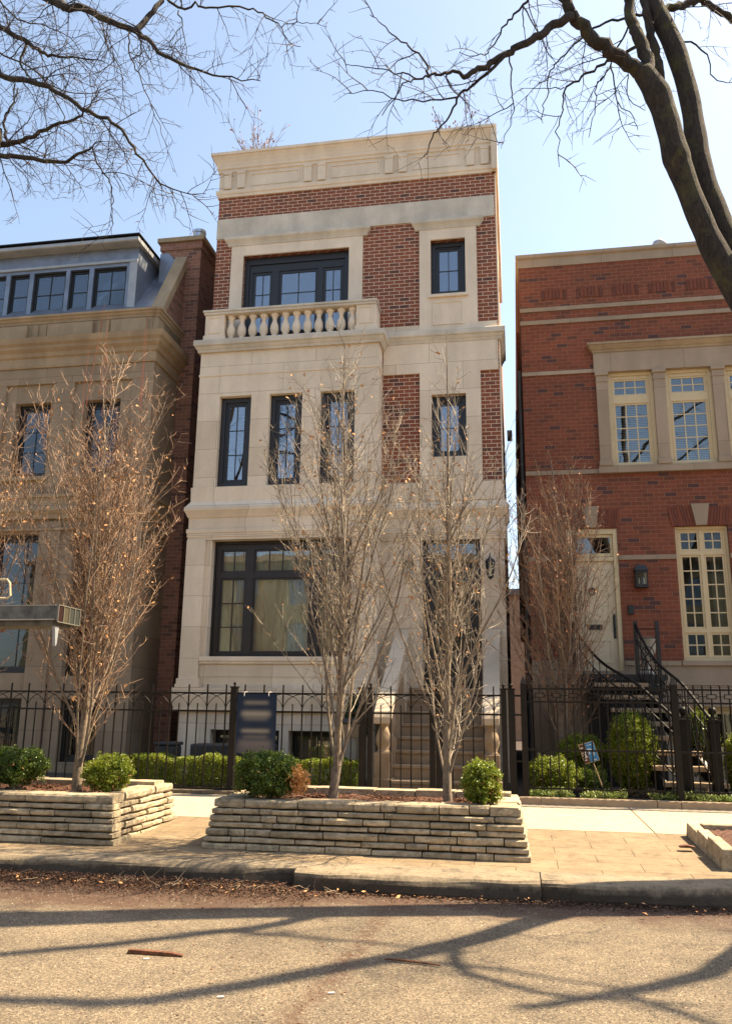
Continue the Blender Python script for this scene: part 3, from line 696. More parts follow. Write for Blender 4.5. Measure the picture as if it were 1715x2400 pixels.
# front steps with cheek rails
st = thing('front_steps', 'tan stone steps with sloping cheek walls on fat balusters behind the iron gate', 'steps', (-1.2, 13.5, .35))
for i in range(8):
    z = .33+.2125*(i+1); y = 13.50+.34*i
    m = MB(); m.box(-2.0, -.5, y, Y0-.0 if i == 7 else y+.40, z-.05, z); m.box(-1.99, -.51, y+.025, y+.36, z-.2125, z-.05)
    if i == 7: m.box(-1.99, -.51, y+.36, Y0-.06, .3, z-.05)
    m.build('step', M['tread'], st, bevel=.008)
for sgn, (a, b) in ((0, (-2.25, -1.98)), (1, (-.54, -.27))):
    m = MB().prismx([(13.55, 1.40), (15.95, 2.92), (15.95, 3.12), (13.55, 1.60), (13.50, 1.50), (13.50, 1.40)], a, b)
    m.build('sloping_cheek', M['cheek'], st, bevel=.01)
    c = (a+b)/2
    for i, yy in enumerate((13.68, 14.2, 14.72, 15.24)):
        zb = .33+.2125*(1+round((yy-13.5)/.34)); zt = 1.40+(yy-13.55)*.633
        hh = zt-zb-.22; k_ = 1.0
        m = MB().lathe([(.12, zb+.20), (.10, zb+.22), (.085, zb+.25), (.115, zb+.20+hh*.25), (.13, zb+.20+hh*.38), (.11, zb+.20+hh*.55), (.07, zb+.2+hh*.76), (.065, zb+.2+hh*.82), (.10, zb+.2+hh*.9), (.12, zt-.02)], c, yy, 16)
        m.build('cheek_baluster', M['tread'], st, smooth=True)
        MB().box(a+.01, b-.01, yy-.16, yy+.16, zb-.45, zb+.20).build('baluster_block', M['tread'], st, bevel=.008)
    MB().box(a-.02, b+.02, 13.50, 13.86, .30, .56).build('newel_plinth', M['tread'], st, bevel=.01)
    MB().box(a+.0, b-.0, 15.4, Y0-.055, .3, 2.5).build('cheek_wall', M['limej'], st, bevel=.008)

# wall lanterns of the middle house
def lantern(x, y, z, label):
    t = thing('wall_lantern', label, 'lantern', (x, y, z), 'lanterns on both sides of the dark door')
    m = MB().box(x-.04, x+.04, y+.14, y+.16, z+.02, z+.26); m.tube([(x, y+.15, z+.2), (x, y+.08, z+.33), (x, y, z+.33), (x, y, z+.27)], .011, 6)
    m.lathe([(.10, z+.17), (.075, z+.21), (.03, z+.25), (.015, z+.28), (0, z+.30)], x, y, 6)
    m.lathe([(.0, z-.18), (.018, z-.16), (.055, z-.13), (.055, z-.115)], x, y, 6)
    for k in range(6):
        a = k*math.pi/3; m.tube([(x+.055*math.cos(a), y+.055*math.sin(a), z-.12), (x+.088*math.cos(a), y+.088*math.sin(a), z+.17)], .006, 4)
    m.build('lantern_frame', M['black'], t)
    MB().lathe([(.05, z-.115), (.082, z+.165)], x, y, 6).build('lantern_glass', M['glass'], t)
    MB().lathe([(0, z-.1), (.014, z-.1), (.016, z-.02), (.02, z+.02), (.012, z+.06), (0, z+.08)], x, y, 8).build('bulb', M['candle'], t, smooth=True)
lantern(-1.98, 15.82, 4.22, 'black glass lantern on the stone wall left of the dark front door')
lantern(-.42, 15.82, 4.22, 'black glass lantern on the stone wall right of the dark front door')

# things behind the fence near the bay
t = thing('utility_box', 'tan box with a rounded dark lid on legs behind the fence beside the steps', 'box', (-2.77, 14.3, .4))
m = MB().box(-2.93, -2.61, 14.15, 14.45, 1.15, 1.38)
for x in (-2.91, -2.65):
    m.box(x, x+.025, 14.16, 14.185, .36, 1.15); m.box(x, x+.025, 14.41, 14.435, .36, 1.15)
m.build('box_body', M['boxtan'], t, bevel=.01)
MB().prismx([(14.13, 1.385), (14.47, 1.385), (14.47, 1.42), (14.40, 1.46), (14.2, 1.46), (14.13, 1.42)], -2.95, -2.59).build('box_lid', M['plastic'], t, bevel=.01)
t = thing('planter_trough', 'long dark plastic trough standing behind the hedge under the bay', 'trough', (-5.3, 14.6, .4))
MB().box(-5.62, -4.2, 14.3, 14.9, .36, 1.0).build('trough_body', M['plastic'], t, bevel=.03)
t = thing('waste_bin', 'small dark bin behind the hedge at the left corner of the bay', 'bin', (-6.1, 14.5, .4))
m = MB().box(-6.26, -5.92, 14.3, 14.7, .36, .96); m.build('bin_body', M['plastic'], t, bevel=.03)
MB().box(-6.28, -5.90, 14.28, 14.72, .962, 1.02).build('bin_lid', M['plastic'], t, bevel=.02)

# ------------------------------------------------------------------ LEFT HOUSE
L = thing('stone_house', 'tan limestone house at the left with a zinc mansard roof and brown brick chimney', 'house', (-11, 15.5, .3))
lx0, lx1, ly = -15.0, -7.39, 15.5
WL = [(-10.56, -9.72, 6.35, 8.02), (-8.95, -8.12, 6.35, 8.02), (-12.2, -11.3, 6.35, 8.02)]
WLL = [(-10.75, -9.36, 2.25, 5.10), (-8.90, -8.00, 2.2, 5.05), (-12.6, -11.3, 2.25, 5.1), (-10.6, -9.45, .55, 1.75), (-8.85, -8.05, .55, 1.75)]
m = MB().wall(lx0, lx1, .2, 9.05, ly+.06, ly+.36, WL+WLL)
m.box(lx1-.3, lx1, ly+.36, 16.78, .2, 9.9); m.box(lx0, lx0+.3, ly+.36, 26, .2, 9.9)
m.build('stone_wall', M['lime2'], L)
m = MB().box(lx1-.3, lx1-.005, 16.78, 30, .2, 10.0)
m.prismx([(15.75, 9.95), (16.8, 9.95), (30, 9.95), (30, 11.8), (16.9, 11.8), (15.75, 10.0)], lx1-.25, lx1-.006)
m.build('gable_wall', M['brickC'], L)
m = MB()
for a, b in ((-9.66, -9.19), (lx1-.47, lx1), (-11.25, -10.8)):
    m.box(a, b, ly, ly+.08, 5.95, 8.43); m.cut(); m.box(a, b, ly, ly+.08, .3, 5.35); m.cut()
m.build('pilaster', M['lime2'], L, bevel=.01)
MB().box(lx0, lx1, ly-.0, ly+.08, 8.43, 8.80).build('stone_band', M['lime2'], L, bevel=.01)
m = MB()
m.sweep([(lx0, ly), (lx1, ly), (lx1, 16.78)], [(-.1, 8.80), (.03, 8.80), (.045, 8.84), (.03, 8.86), (.03, 9.02), (.07, 9.05), (.09, 9.13), (.16, 9.20), (.17, 9.26), (.22, 9.31), (.24, 9.39), (.25, 9.43), (-.1, 9.46)])
m.sweep([(lx0, ly), (lx1, ly), (lx1, 16.78)], [(-.1, 5.40), (.04, 5.40), (.04, 5.48), (.1, 5.56), (.1, 5.62), (.03, 5.66), (.03, 5.85), (.07, 5.86), (.07, 5.93), (-.1, 5.95)])
m.sweep([(lx0, ly), (lx1, ly), (lx1, 16.78)], [(-.1, 5.16), (.03, 5.16), (.03, 5.2), (-.1, 5.21)])
m.build('cornice', M['lime2p'], L)
m = MB()
m.sweep([(lx0, ly), (lx1-.12, ly), (lx1-.12, ly+.02), (lx1, ly+.02), (lx1, 16.78)], [(-.2, 9.44), (.0, 9.44), (.0, 9.84), (.02, 9.85), (.03, 9.90), (.06, 9.93), (.07, 9.97), (.10, 9.98), (.10, 10.03), (-.2, 10.05)])
m.build('parapet', M['lime2p'], L)
m = MB()
for a, b in ((-11.7, -10.42), (-9.93, -8.86), (-8.42, -7.62)):
    m.box(a, b, ly-.09, ly+.01, 9.50, 9.80); m.cut()
m.build('parapet_panel', M['lime2p'], L, bevel=.008)
m = MB()
for a, b in ((-10.30, -10.18), (-10.05, -9.98), (-8.78, -8.70), (-8.56, -8.5)):
    m.box(a, b, ly-.03, ly+.01, 9.46, 9.83); m.cut()
m.build('parapet_pier', M['lime2p'], L)
m = MB()
for q in WL: m.box(q[0]-.12, q[1]+.12, ly-.03, ly+.2, 6.25, 6.34); m.cut()
m.build('window_sill', M['lime2p'], L, bevel=.01)
for q in WL: window(L, *q, ly+.22, M['black'], 2, 3, case=.07, sash=.045, glass='glassd')
for q in WLL: window(L, *q, ly+.22, M['black'], 2, 3, case=.07, sash=.045, glass='glassd')
m = MB().box(lx0+.3, lx1-.3, ly+.4, 29.7, 5.5, 5.62); m.box(lx0+.3, lx1-.3, 19, 19.1, .3, 9.8); m.box(lx0+.3, lx1-.3, ly+.4, 26, 9.80, 9.9); m.build('floor', M['room'], L)
# dormer with five windows in view
m = MB().prismx([(15.66, 9.98), (30, 9.98), (30, 12.0), (17.2, 12.0)], lx0, lx1-.24)
m.build('mansard_roof', M['zinc'], L)
dz0, dz1, dy = 10.12, 11.87, 15.98
wins = [(-9.27, -8.46), (-9.86, -9.38), (-10.77, -9.96), (-11.37, -10.88), (-12.0, -11.48), (-12.9, -12.1)]
m = MB().wall(-14, -8.2, dz0, dz1, dy, dy+.10, [(a, b, 10.34, 11.42) for a, b in wins]); m.prismx([(dy+.1, dz0), (17.9, dz0), (17.9, dz1), (dy+.1, dz1)], -8.24, -8.2)
m.build('dormer_wall', M['zinc'], L)
m = MB().prismx([(dy-.26, 11.885), (dy-.28, 11.90), (dy-.28, 11.97), (18.4, 12.02), (18.4, 11.875), (dy-.2, 11.875)], -14, -8.10)
m.build('dormer_roof', M['zincl'], L)
m = MB().box(-14, -8.07, dy-.31, 18.4, 12.022, 12.045); m.build('roof_edge', M['black'], L)
m = MB().box(-8.46+.08, -8.2, dy-.03, dy+.01, 10.12, 11.5); m.box(-14, -8.2, dy-.04, dy+.01, 11.50, 11.56)
m.build('dormer_trim', M['zincl'], L)
for a, b in wins: window(L, a, b, 10.34, 11.42, dy+.03, M['black'], 2 if b-a > .6 else 1, 2, case=.028, sash=.028, glass='glassd', depth=.06)
m = MB().prismx([(15.62, 9.96), (15.74, 9.96), (16.88, 11.86), (16.88, 12.08), (16.80, 12.08), (15.60, 10.04)], lx1-.27, lx1+.03); m.build('gable_coping', M['lime2p'], L, bevel=.015)
m = MB().box(-8.02, -7.03, 16.76, 18.2, .2, 12.38); m.box(-8.05, -7.0, 16.73, 18.23, 12.20, 12.38); ch = m.build('chimney', M['brickC'], L)
MB().box(-8.11, -6.94, 16.67, 18.3, 12.385, 12.50).build('chimney_cap', M['lime2p'], ch, bevel=.01)
m = MB().lathe([(.14, 12.5), (.14, 12.78), (.16, 12.79), (.16, 12.86), (.06, 12.9), (0, 12.9)], -7.24, 17.1, 18); m.build('flue_pipe', M['steel'], ch, smooth=False)
m = MB(); pts = [(-8.03, 11.35), (-8.03, 12.10), (-7.83, 12.12)]
for i in range(7): pts += [(-7.80+.055*i, 12.10-.06*i-.02), (-7.76+.055*i, 12.06-.06*i-.02)]
pts += [(-7.52, 11.6), (-7.7, 11.35)]
m.prism(pts[::-1], 16.72, 16.735).build('chimney_flashing', M['zinc'], ch)
# iron fence and dark entry left
# ------------------------------------------------------------------ RIGHT HOUSE
Q = thing('brick_house', 'red brick house at the right with cream windows and a pale door above iron stairs', 'house', (3.5, 16.8, .3))
rx0, rx1, ry = .32, 8.4, 16.8
UW = [(2.09, 2.90), (3.22, 4.04), (4.36, 5.17), (5.5, 6.3)]
RD = (1.07, 2.06, 2.37, 5.19); RW = (3.15, 4.14, 2.59, 5.20)
m = MB().wall(rx0, rx1, 2.59, 11.05, ry, ry+.3, [(2.04, 5.22, 6.4, 8.55), RD, RW])
m.box(rx0, rx0+.3, ry+.3, 30, .2, 11.05); m.box(rx1-.3, rx1, ry+.3, 30, .2, 11.05); m.box(rx0+.3, rx1-.3, 29.7, 30, .2, 11.05)
m.box(rx0-.06, rx0+.2, ry+2.5, 30, 8.5, 10.72); m.box(rx0-.12, rx0+.2, ry+5, 30, 4, 9.6)
m.build('brick_wall', M['brickB'], Q)
m = MB().wall(rx0, rx1, .2, 2.59, ry-.03, ry+.3, [(3.2, 4.1, .9, 1.75), (RD[0], RD[1], 2.37, 2.6)])
m.build('stone_base', M['lime3'], Q)
m = MB()
for q in ((rx0, 1.07, ry-.06, ry-.001, 2.50, 2.588), (2.06, 3.09, ry-.06, ry-.001, 2.50, 2.588), (4.21, rx1, ry-.06, ry-.001, 2.50, 2.588), (2.06, rx1, ry-.05, ry-.001, 2.14, 2.18),
          (rx0, RD[0], ry-.02, ry+.01, 4.55, 4.64), (RD[1], RW[0], ry-.02, ry+.01, 4.55, 4.64), (RW[1], rx1, ry-.02, ry+.01, 4.55, 4.64), (rx0-.01, 1.80, ry-.03, ry+.01, 8.515, 8.595),
          (rx0-.012, rx1, ry-.03, ry+.29, 9.68, 9.77), (rx0-.012, rx1, ry-.03, ry+.29, 9.98, 10.07), (rx0, 1.77, ry-.03, ry+.01, 6.33, 6.42)): m.box(*q); m.cut()
m.build('stone_band', M['lime3'], Q)
m = MB().sweep([(rx0, 30), (rx0, ry), (rx1, ry)], [(-.3, 11.04), (.02, 11.04), (.02, 11.22), (.03, 11.235), (.06, 11.25), (.07, 11.27), (.07, 11.33), (-.3, 11.37)])
m.build('coping', M['lime3'], Q)
ARCH = island('arch brick', (.20, .056, .027), (.14, .043, .025), .9)
m = MB()
for i in range(9):
    a = .84+i*.74
    for q in range(5): m.box(a+.02+q*.074, a+.082+q*.074, ry-.012, ry+.005, 10.26, 10.49)
    m.cut()
m.build('soldier_panel', ARCH, Q)
# two brick headers flank each soldier panel
m = MB()
for i in range(9):
    a = .84+i*.74
    m.box(a-.065, a-.005, ry-.012, ry+.004, 10.24, 10.47); m.cut(); m.box(a+.405, a+.465, ry-.012, ry+.004, 10.24, 10.47); m.cut()
m.build('header_brick', simple('dark header brick', (.13, .042, .026), .9, var=.3, bump=.3), Q)
# upper window group
m = MB().wall(1.78, 5.5, 8.50, 8.93, ry-.07, ry+.3).cut()
m.box(1.77, 5.5, ry-.09, ry+.2, 6.32, 6.43)
m.box(1.785, 5.5, ry-.075, ry+.25, 6.43, 6.47)
m.build('window_entablature', M['lime3'], Q)
m = MB().sweep([(1.78, ry+.02), (1.78, ry-.07), (5.6, ry-.07)], [(-.05, 8.93), (.02, 8.93), (.025, 8.97), (.05, 8.99), (.09, 9.05), (.095, 9.07), (.12, 9.075), (.12, 9.12), (-.05, 9.14)]); m.build('window_cornice', M['lime2p'], Q)
m = MB()
for c in (1.925, 3.06, 4.20, 5.34):
    m.box(c-.115, c+.115, ry-.065, ry+.25, 6.47, 8.50); m.box(c-.135, c+.135, ry-.10, ry+.25, 8.42, 8.50); m.box(c-.125, c+.125, ry-.085, ry+.25, 8.28, 8.31); m.box(c-.135, c+.135, ry-.10, ry+.25, 6.47, 6.58); m.cut()
m.build('pilaster', M['lime3'], Q, bevel=.008)
for a, b in UW[:3]:
    window(Q, a-.05, b+.05, 6.47, 8.50, ry+.04, M['cream'], 1, 1, case=.07, top=.07, sash=.035, mun=.022, glass='glass', lights=[(a+.06, b-.06, 8.0, 8.36, 3, 2), (a+.06, b-.06, 6.52, 7.83, 3, 5)])
    m = MB()
    for i in range(34):
        z = 6.56+i*.038; m.add([(a, ry+.20, z), (b, ry+.20, z), (b, ry+.232, z+.018), (a, ry+.232, z+.018)], [(0, 1, 2, 3)])
    m.build('blind', M['blind'], Q)
window(Q, *RW, ry+.07, M['cream'], 1, 1, case=.045, top=.05, sash=.04, mun=.024, glass='glassd', lights=[
    (3.235, 3.615, 4.72, 5.12, 2, 2), (3.675, 4.055, 4.72, 5.12, 2, 2), (3.235, 3.615, 3.20, 4.64, 2, 5), (3.675, 4.055, 3.20, 4.64, 2, 5), (3.235, 3.615, 2.66, 3.13, 2, 2), (3.675, 4.055, 2.66, 3.13, 2, 2)])
MB().box(3.10, 4.2, ry-.08, ry+.1, 2.50, 2.594).build('window_sill', M['lime3'], Q, bevel=.006)
curtain(Q, 3.85, 4.12, 2.7, 5.1, ry+.4, .03); curtain(Q, 3.18, 3.30, 2.7, 5.1, ry+.4, .03)
window(Q, 3.2, 4.1, .9, 1.75, ry+.1, M['cream'], 2, 1, case=.06)
m = MB()
for a, b, c, d in ((1.40, 1.73, 1.46, 1.66), (3.48, 3.82, 3.55, 3.75)):
    m.prism([(c, 5.205), (d, 5.205), (b, 5.64), (a, 5.64)], ry-.06, ry+.01); m.cut()
m.build('keystone', M['lime3'], Q, bevel=.006)
m = MB()
for c, hw in ((1.565, .52), (3.65, .55)):
    for s_ in (-1, 1):
        n = 8
        for i in range(n):
            f0 = i/n; f1 = (i+.86)/n
            xb0 = c+s_*(.10+(hw-.10)*f0); xb1 = c+s_*(.10+(hw-.10)*f1); xt0 = c+s_*(.165+(hw+.06-.165)*f0); xt1 = c+s_*(.165+(hw+.06-.165)*f1)
            m.prism([(xb0, 5.205), (xb1, 5.205), (xt1, 5.58), (xt0, 5.58)] if s_ > 0 else [(xb1, 5.205), (xb0, 5.205), (xt0, 5.58), (xt1, 5.58)], ry-.018, ry+.005)
        m.cut()
m.build('brick_arch', ARCH, Q)
# door
m = MB().box(1.07, 1.16, ry+.02, ry+.16, 2.37, 5.19); m.box(1.97, 2.06, ry+.02, ry+.16, 2.37, 5.19); m.box(1.16, 1.97, ry+.02, ry+.16, 5.08, 5.19); m.box(1.16, 1.97, ry+.03, ry+.16, 4.54, 4.62)
m.box(1.16, 1.97, ry+.06, ry+.12, 4.63, 4.70); m.box(1.16, 1.97, ry+.06, ry+.12, 5.02, 5.08); m.box(1.16, 1.21, ry+.06, ry+.12, 4.70, 5.02); m.box(1.92, 1.97, ry+.06, ry+.12, 4.70, 5.02)
m.build('door_frame', M['cream'], Q, bevel=.006)
MB().box(1.205, 1.925, ry+.085, ry+.09, 4.695, 5.025).build('transom_pane', M['glass'], Q)
m = MB().box(1.16, 1.97, ry+.08, ry+.13, 2.40, 4.54)
for z0, z1 in ((2.55, 3.0), (3.36, 4.40)): m.wall(1.27, 1.86, z0, z1, ry+.068, ry+.082, [(1.30, 1.83, z0+.03, z1-.03)])
d2 = m.build('door', M['creamd'], Q, bevel=.004)
m = MB().box(1.40, 1.69, ry+.062, ry+.082, 3.19, 3.29); m.build('letter_slot', M['black'], d2)
m = MB().lathe([(0, 3.96), (.018, 3.96), (.018, 4.0), (0, 4.0)], 1.53, ry+.06, 8); m.tube([(1.53+.055*math.sin(a*math.pi/8), ry+.055, 3.94+.07*math.cos(a*math.pi/8)) for a in range(17)], .011, 6, cap=False)
m.build('door_knocker', M['black'], d2)
m = MB().box(1.895, 1.945, ry+.066, ry+.082, 3.02, 3.50); m.tube([(1.92, ry+.07, 3.42), (1.92, ry+.01, 3.40), (1.92, ry+.005, 3.22), (1.92, ry+.07, 3.18)], .011, 6); m.build('door_handle', M['black'], d2)
MB().box(1.05, 2.08, ry-.08, ry+.14, 2.30, 2.395).build('door_sill', M['lime3'], Q)
m = MB().box(rx0+.3, rx1-.3, ry+.3, 29.7, 10.6, 10.7); m.box(rx0+.3, rx1-.3, 20, 20.1, .3, 10.6)
for z in (2.2, 5.9): m.box(rx0+.3, rx1-.3, ry+.3, 29.7, z-.1, z)
m.build('floor', M['room'], Q)
m = MB().tube([(3.28, 17.3, 11.2), (3.28, 17.3, 11.62), (3.31, 17.3, 11.68), (3.38, 17.3, 11.71), (3.45, 17.3, 11.68), (3.48, 17.3, 11.60)], .075, 10); m.build('roof_vent', M['zincl'], Q, smooth=True)
m = MB().box(-.05, .1, 24, 24.3, 9.55, 9.8); m.build('gutter_box', M['zincl'], Q)
m = MB().tube([(.28, 18.6, 9.4), (.28, 18.6, .4)], .04, 8); m.build('down_pipe', M['zincl'], Q)

t = thing('wall_lantern', 'wide black two candle lantern on the red brick wall right of the pale door', 'lantern', (2.45, 16.7, 4.0))
m = MB(); lx, lyy, lz = 2.45, ry-.12, 4.0
m.wall(lx-.11, lx+.11, lz, lz+.30, lyy-.06, lyy-.05, [(lx-.085, lx+.085, lz+.04, lz+.26)]); m.box(lx-.11, lx+.11, lyy+.10, lyy+.12, lz, lz+.38); m.box(lx-.12, lx+.12, lyy-.07, lyy+.10, lz-.02, lz+.004); m.box(lx-.13, lx+.13, lyy-.08, lyy+.10, lz+.30, lz+.325)
m.add([(lx-.12, lyy-.07, lz+.326), (lx+.12, lyy-.07, lz+.326), (lx+.12, lyy+.1, lz+.326), (lx-.12, lyy+.1, lz+.326), (lx-.08, lyy-.02, lz+.42), (lx+.08, lyy-.02, lz+.42), (lx+.08, lyy+.1, lz+.42), (lx-.08, lyy+.1, lz+.42)], [(0, 1, 5, 4), (1, 2, 6, 5), (2, 3, 7, 6), (3, 0, 4, 7), (4, 5, 6, 7)])
for sx_ in (-.1, .1): m.box(lx+sx_-.008, lx+sx_+.008, lyy-.05, lyy+.1, lz, lz+.30) if False else None
m.build('lantern_frame', M['black'], t)
MB().box(lx-.085, lx+.085, lyy-.056, lyy-.053, lz+.04, lz+.26).build('lantern_glass', M['glass'], t)
m = MB()
for c in (-.045, .045): m.lathe([(.011, lz+.02), (.011, lz+.15), (.004, lz+.17), (0, lz+.18)], lx+c, lyy, 8)
m.build('candle', M['candle'], t)
t = thing('intercom_panel', 'small black entry panel on the brick between the pale door and its lantern', 'intercom', (2.23, 16.75, 3.56))
MB().box(2.175, 2.285, ry-.035, ry, 3.47, 3.65).build('panel_body', M['black'], t, bevel=.006)
MB().box(2.195, 2.265, ry-.041, ry-.036, 3.52, 3.62).build('panel_face', M['slate'], t)

# landing, stairs and iron rails of the right house
S = thing('entry_stairs', 'open stone stair with black iron rails curving down from the pale door', 'stairs', (2, 15.5, .4))
m = MB().box(.85, 2.62, 15.55, ry-.035, 2.18, 2.28); m.box(.9, 2.57, 15.6, 15.68, 1.98, 2.18)
m.build('landing', M['black'], S)
MB().box(1.25, 2.55, 15.75, 15.79, .36, 2.17).build('understair_shade_panel', M['black'], S)  # black sheet added for the deep shade under the landing
MB().box(.70, 1.22, 15.95, 16.6, .36, 2.17).build('stair_pier', M['lime3'], S)
nT = 8
P0 = Vector((1.72, 15.45)); P1 = Vector((2.62, 13.45))
for i in range(nT):
    f = (i+.5)/nT; z = 2.12-(i)*.213
    c = P0.lerp(P1, f); dd = (P1-P0).normalized(); hw = .45; td = .34
    # slab stays parallel to the street, shifted along the diagonal
    m = MB().box(c.x-hw, c.x+hw, c.y-td/2, c.y+td/2, z-.07, z); m.build('tread', M['tread'], S, bevel=.008)
m = MB()
for s_ in (-.40, .40):
    a = Vector((P0.x+s_, P0.y+.1, 2.02)); b = Vector((P1.x+s_, P1.y-.05, .36)); m.bar(a, b, .05, .22); m.cut()
m.build('stringer', M['black'], S)
def hrail(x0, y0, z0, x1, y1, z1, sw):
    pts = []
    for i in range(15):
        f = i/14; bow = -.28*math.sin(min(1, f*1.5)*math.pi)*(1-f)
        pts.append((x0+(x1-x0)*f, y0+(y1-y0)*f, z0+(z1-z0)*f+bow*sw))
    return pts
for (xa, ya, xb, yb) in ((1.04, 15.58, 2.36, 13.38), (2.13, 15.58, 2.84, 13.38)):
    up_ = hrail(xa, ya, 3.16, xb, yb, 1.50, 1); lo = hrail(xa, ya, 2.90, xb, yb, 1.25, .9); bo = hrail(xa, ya, 2.30, xb, yb, .62, .5)
    m = MB().tube(up_, .024, 8); m.build('handrail', M['iron'], S, smooth=True)
    m = MB().tube(lo, .012, 6); m.tube(bo, .014, 6)
    for i in range(1, 15):
        m.tube([up_[i], bo[i]], .008, 5)
        if i < 14: m.tube([lo[i], tuple(bo[i+1])], .007, 5); m.tube([bo[i], lo[i+1]], .007, 5)
    m.build('balusters', M['iron'], S)
for x, y in ((1.04, 15.6), (2.13, 15.6), (2.50, 15.6)):
    MB().box(x-.035, x+.035, y-.035, y+.035, 2.2, 3.22).build('newel', M['black'], S, bevel=.004)
for (xa, xb) in ((.55, 1.04), (2.13, 2.5)):
    m = MB()
    for z in (3.08, 2.92, 2.36): m.tube([(xa, 15.6, z), (xb, 15.6, z)], .011, 5)
    m.tube([(xa, 15.6, 2.36), (xb, 15.6, 2.92)], .009, 5); m.tube([(xb, 15.6, 2.36), (xa, 15.6, 2.92)], .009, 5)
    m.tube([((xa+xb)/2+.11*math.cos(a*math.pi/8), 15.6, 2.64+.13*math.sin(a*math.pi/8)) for a in range(17)], .009, 5)
    m.build('landing_panel', M['iron'], S)
t = thing('garden_urn', 'pale cast stone urn standing beside the pale door', 'urn', (2.38, 16.1, 2.3))
MB().lathe([(.13, 2.285), (.13, 2.34), (.06, 2.38), (.05, 2.48), (.09, 2.56), (.14, 2.66), (.17, 2.80), (.19, 2.90), (.22, 2.93), (.22, 2.96), (.18, 2.97), (.17, 2.90)], 2.38, 16.15, 20).build('urn_bowl', M['urn'], t, smooth=True)

# big ball topped gate posts
for x, lab in ((2.42, 'left of the two thick ball topped iron posts below the open stair'), (2.83, 'right of the two thick ball topped iron posts below the open stair')):
    t = thing('gate_post', lab, 'gate post', (x, 13.3, .4), 'ball topped gate posts')
    MB().box(x-.07, x+.07, 13.23, 13.37, .3, 1.50).build('post_shaft', M['iron'], t, bevel=.005)
    m = MB().box(x-.09, x+.09, 13.21, 13.39, 1.50, 1.53); m.box(x-.08, x+.08, 13.22, 13.38, 1.545, 1.57); m.build('post_cap', M['iron'], t, bevel=.004)
    MB().lathe([(.025, 1.57), (.03, 1.60)]+[(.062*math.sin(a*math.pi/10), 1.655-.062*math.cos(a*math.pi/10)) for a in range(1, 11)], x, 13.3, 16).build('ball_finial', M['iron'], t, smooth=True)

# ------------------------------------------------------------------ FENCES
FY = 13.0
def ball_post(t, x, s=.05, h=1.93, name='fence_post'):
    p = MB().box(x-s, x+s, FY-s, FY+s, .30, h).build(name, M['iron'], t, bevel=.003)
    m = MB().box(x-s-.012, x+s+.012, FY-s-.012, FY+s+.012, h, h+.02)
    m.lathe([(.012, h+.02), (.018, h+.035)]+[(.026*math.sin(a*math.pi/8), h+.066-.026*math.cos(a*math.pi/8)) for a in range(1, 9)], x, FY, 12)
    m.build('post_ball', M['iron'], p, smooth=False); return p
def arch_fence(t, x0, x1, px0, step=.3125, gate=False):
    for z in (1.845, 1.565, .385): MB().box(x0, x1, FY-.014, FY+.014, z-.014, z+.014).build('rail', M['iron'], t)
    tall = MB().box(px0-.010, px0+.010, FY-.010, FY+.010, .36, 1.98).build('tall_picket', M['iron'], t)
    ps = []; k = -60
    while k < 60:
        x = px0+k*step
        if x0+.04 < x < x1-.04: ps.append(x)
        k += 1
    tall.location.x += ps[0]-px0
    for x in ps[1:]: inst(tall, x-ps[0])
    sm = MB().box(px0-.008, px0+.008, FY-.008, FY+.008, .36, 1.66); sm.lathe([(.0, 1.655), (.013, 1.665), (.013, 1.68), (0, 1.69)], px0, FY, 6)
    qs = [x+step/2 for x in [ps[0]-step]+ps if x0+.03 < x+step/2 < x1-.03]
    sh = sm.build('short_picket', M['iron'], t); sh.location.x += qs[0]-px0
    for x in qs[1:]: inst(sh, x-qs[0])
    m = MB()
    for x in [ps[0]-step]+ps:
        for s_ in (0, 1):
            pts = []
            for i in range(9):
                a = i/8*math.pi/2; u = (1-math.cos(a)) if s_ == 0 else math.cos(a)+0
                xx = x+step*(1-math.cos(a)) if s_ == 0 else x+step*math.cos(a)
                zz = 1.575+.26*math.sin(a)
                if x0 <= xx <= x1: pts.append((xx, FY-.004+.008*s_, zz))
            if len(pts) > 2: m.tube(pts, .0065, 5)
    m.build('arch_scroll', M['iron'], t)
t = thing('iron_fence', 'dark iron fence with crossing arches in front of the limestone bay and hedge', 'fence', (-6, FY, .35))
for x in (-4.41, -6.95, -9.5): ball_post(t, x)
ball_post(t, -2.335)
arch_fence(t, -12.0, -2.39, -4.86)
t = thing('iron_gate', 'iron double gate with crossing arches in front of the stone steps', 'gate', (-1.2, FY, .35))
for x in (-2.215, -1.265, -1.17, -.19): ball_post(t, x, .04, name='gate_stile')
arch_fence(t, -2.18, -.23, -1.90)
t = thing('iron_fence', 'short plain piece of iron fence closing the gap between the two houses', 'fence', (0, FY, .35))
ball_post(t, -.075)
for z in (1.845, 1.565, .9): MB().box(-.03, .06, FY-.014, FY+.014, z-.014, z+.014).build('rail', M['iron'], t)
t = thing('iron_fence', 'dark iron fence with a band of small rectangles before the right brick house', 'fence', (2.3, FY, .4))
for x in (.105, 2.255, 4.6):
    m = MB().box(x-.045, x+.045, FY-.045, FY+.045, .33, 2.02); m.add([(x-.05, FY-.05, 2.02), (x+.05, FY-.05, 2.02), (x+.05, FY+.05, 2.02), (x-.05, FY+.05, 2.02), (x, FY, 2.14)], [(0, 1, 4), (1, 2, 4), (2, 3, 4), (3, 0, 4), (3, 2, 1, 0)])
    m.build('fence_post', M['iron'], t)
for z, a, b in ((1.95, .15, 6), (1.76, .15, 6), (1.07, .15, 6), (.53, .15, 6)): MB().box(a, b, FY-.012, FY+.012, z-.013, z+.013).build('rail', M['iron'], t)
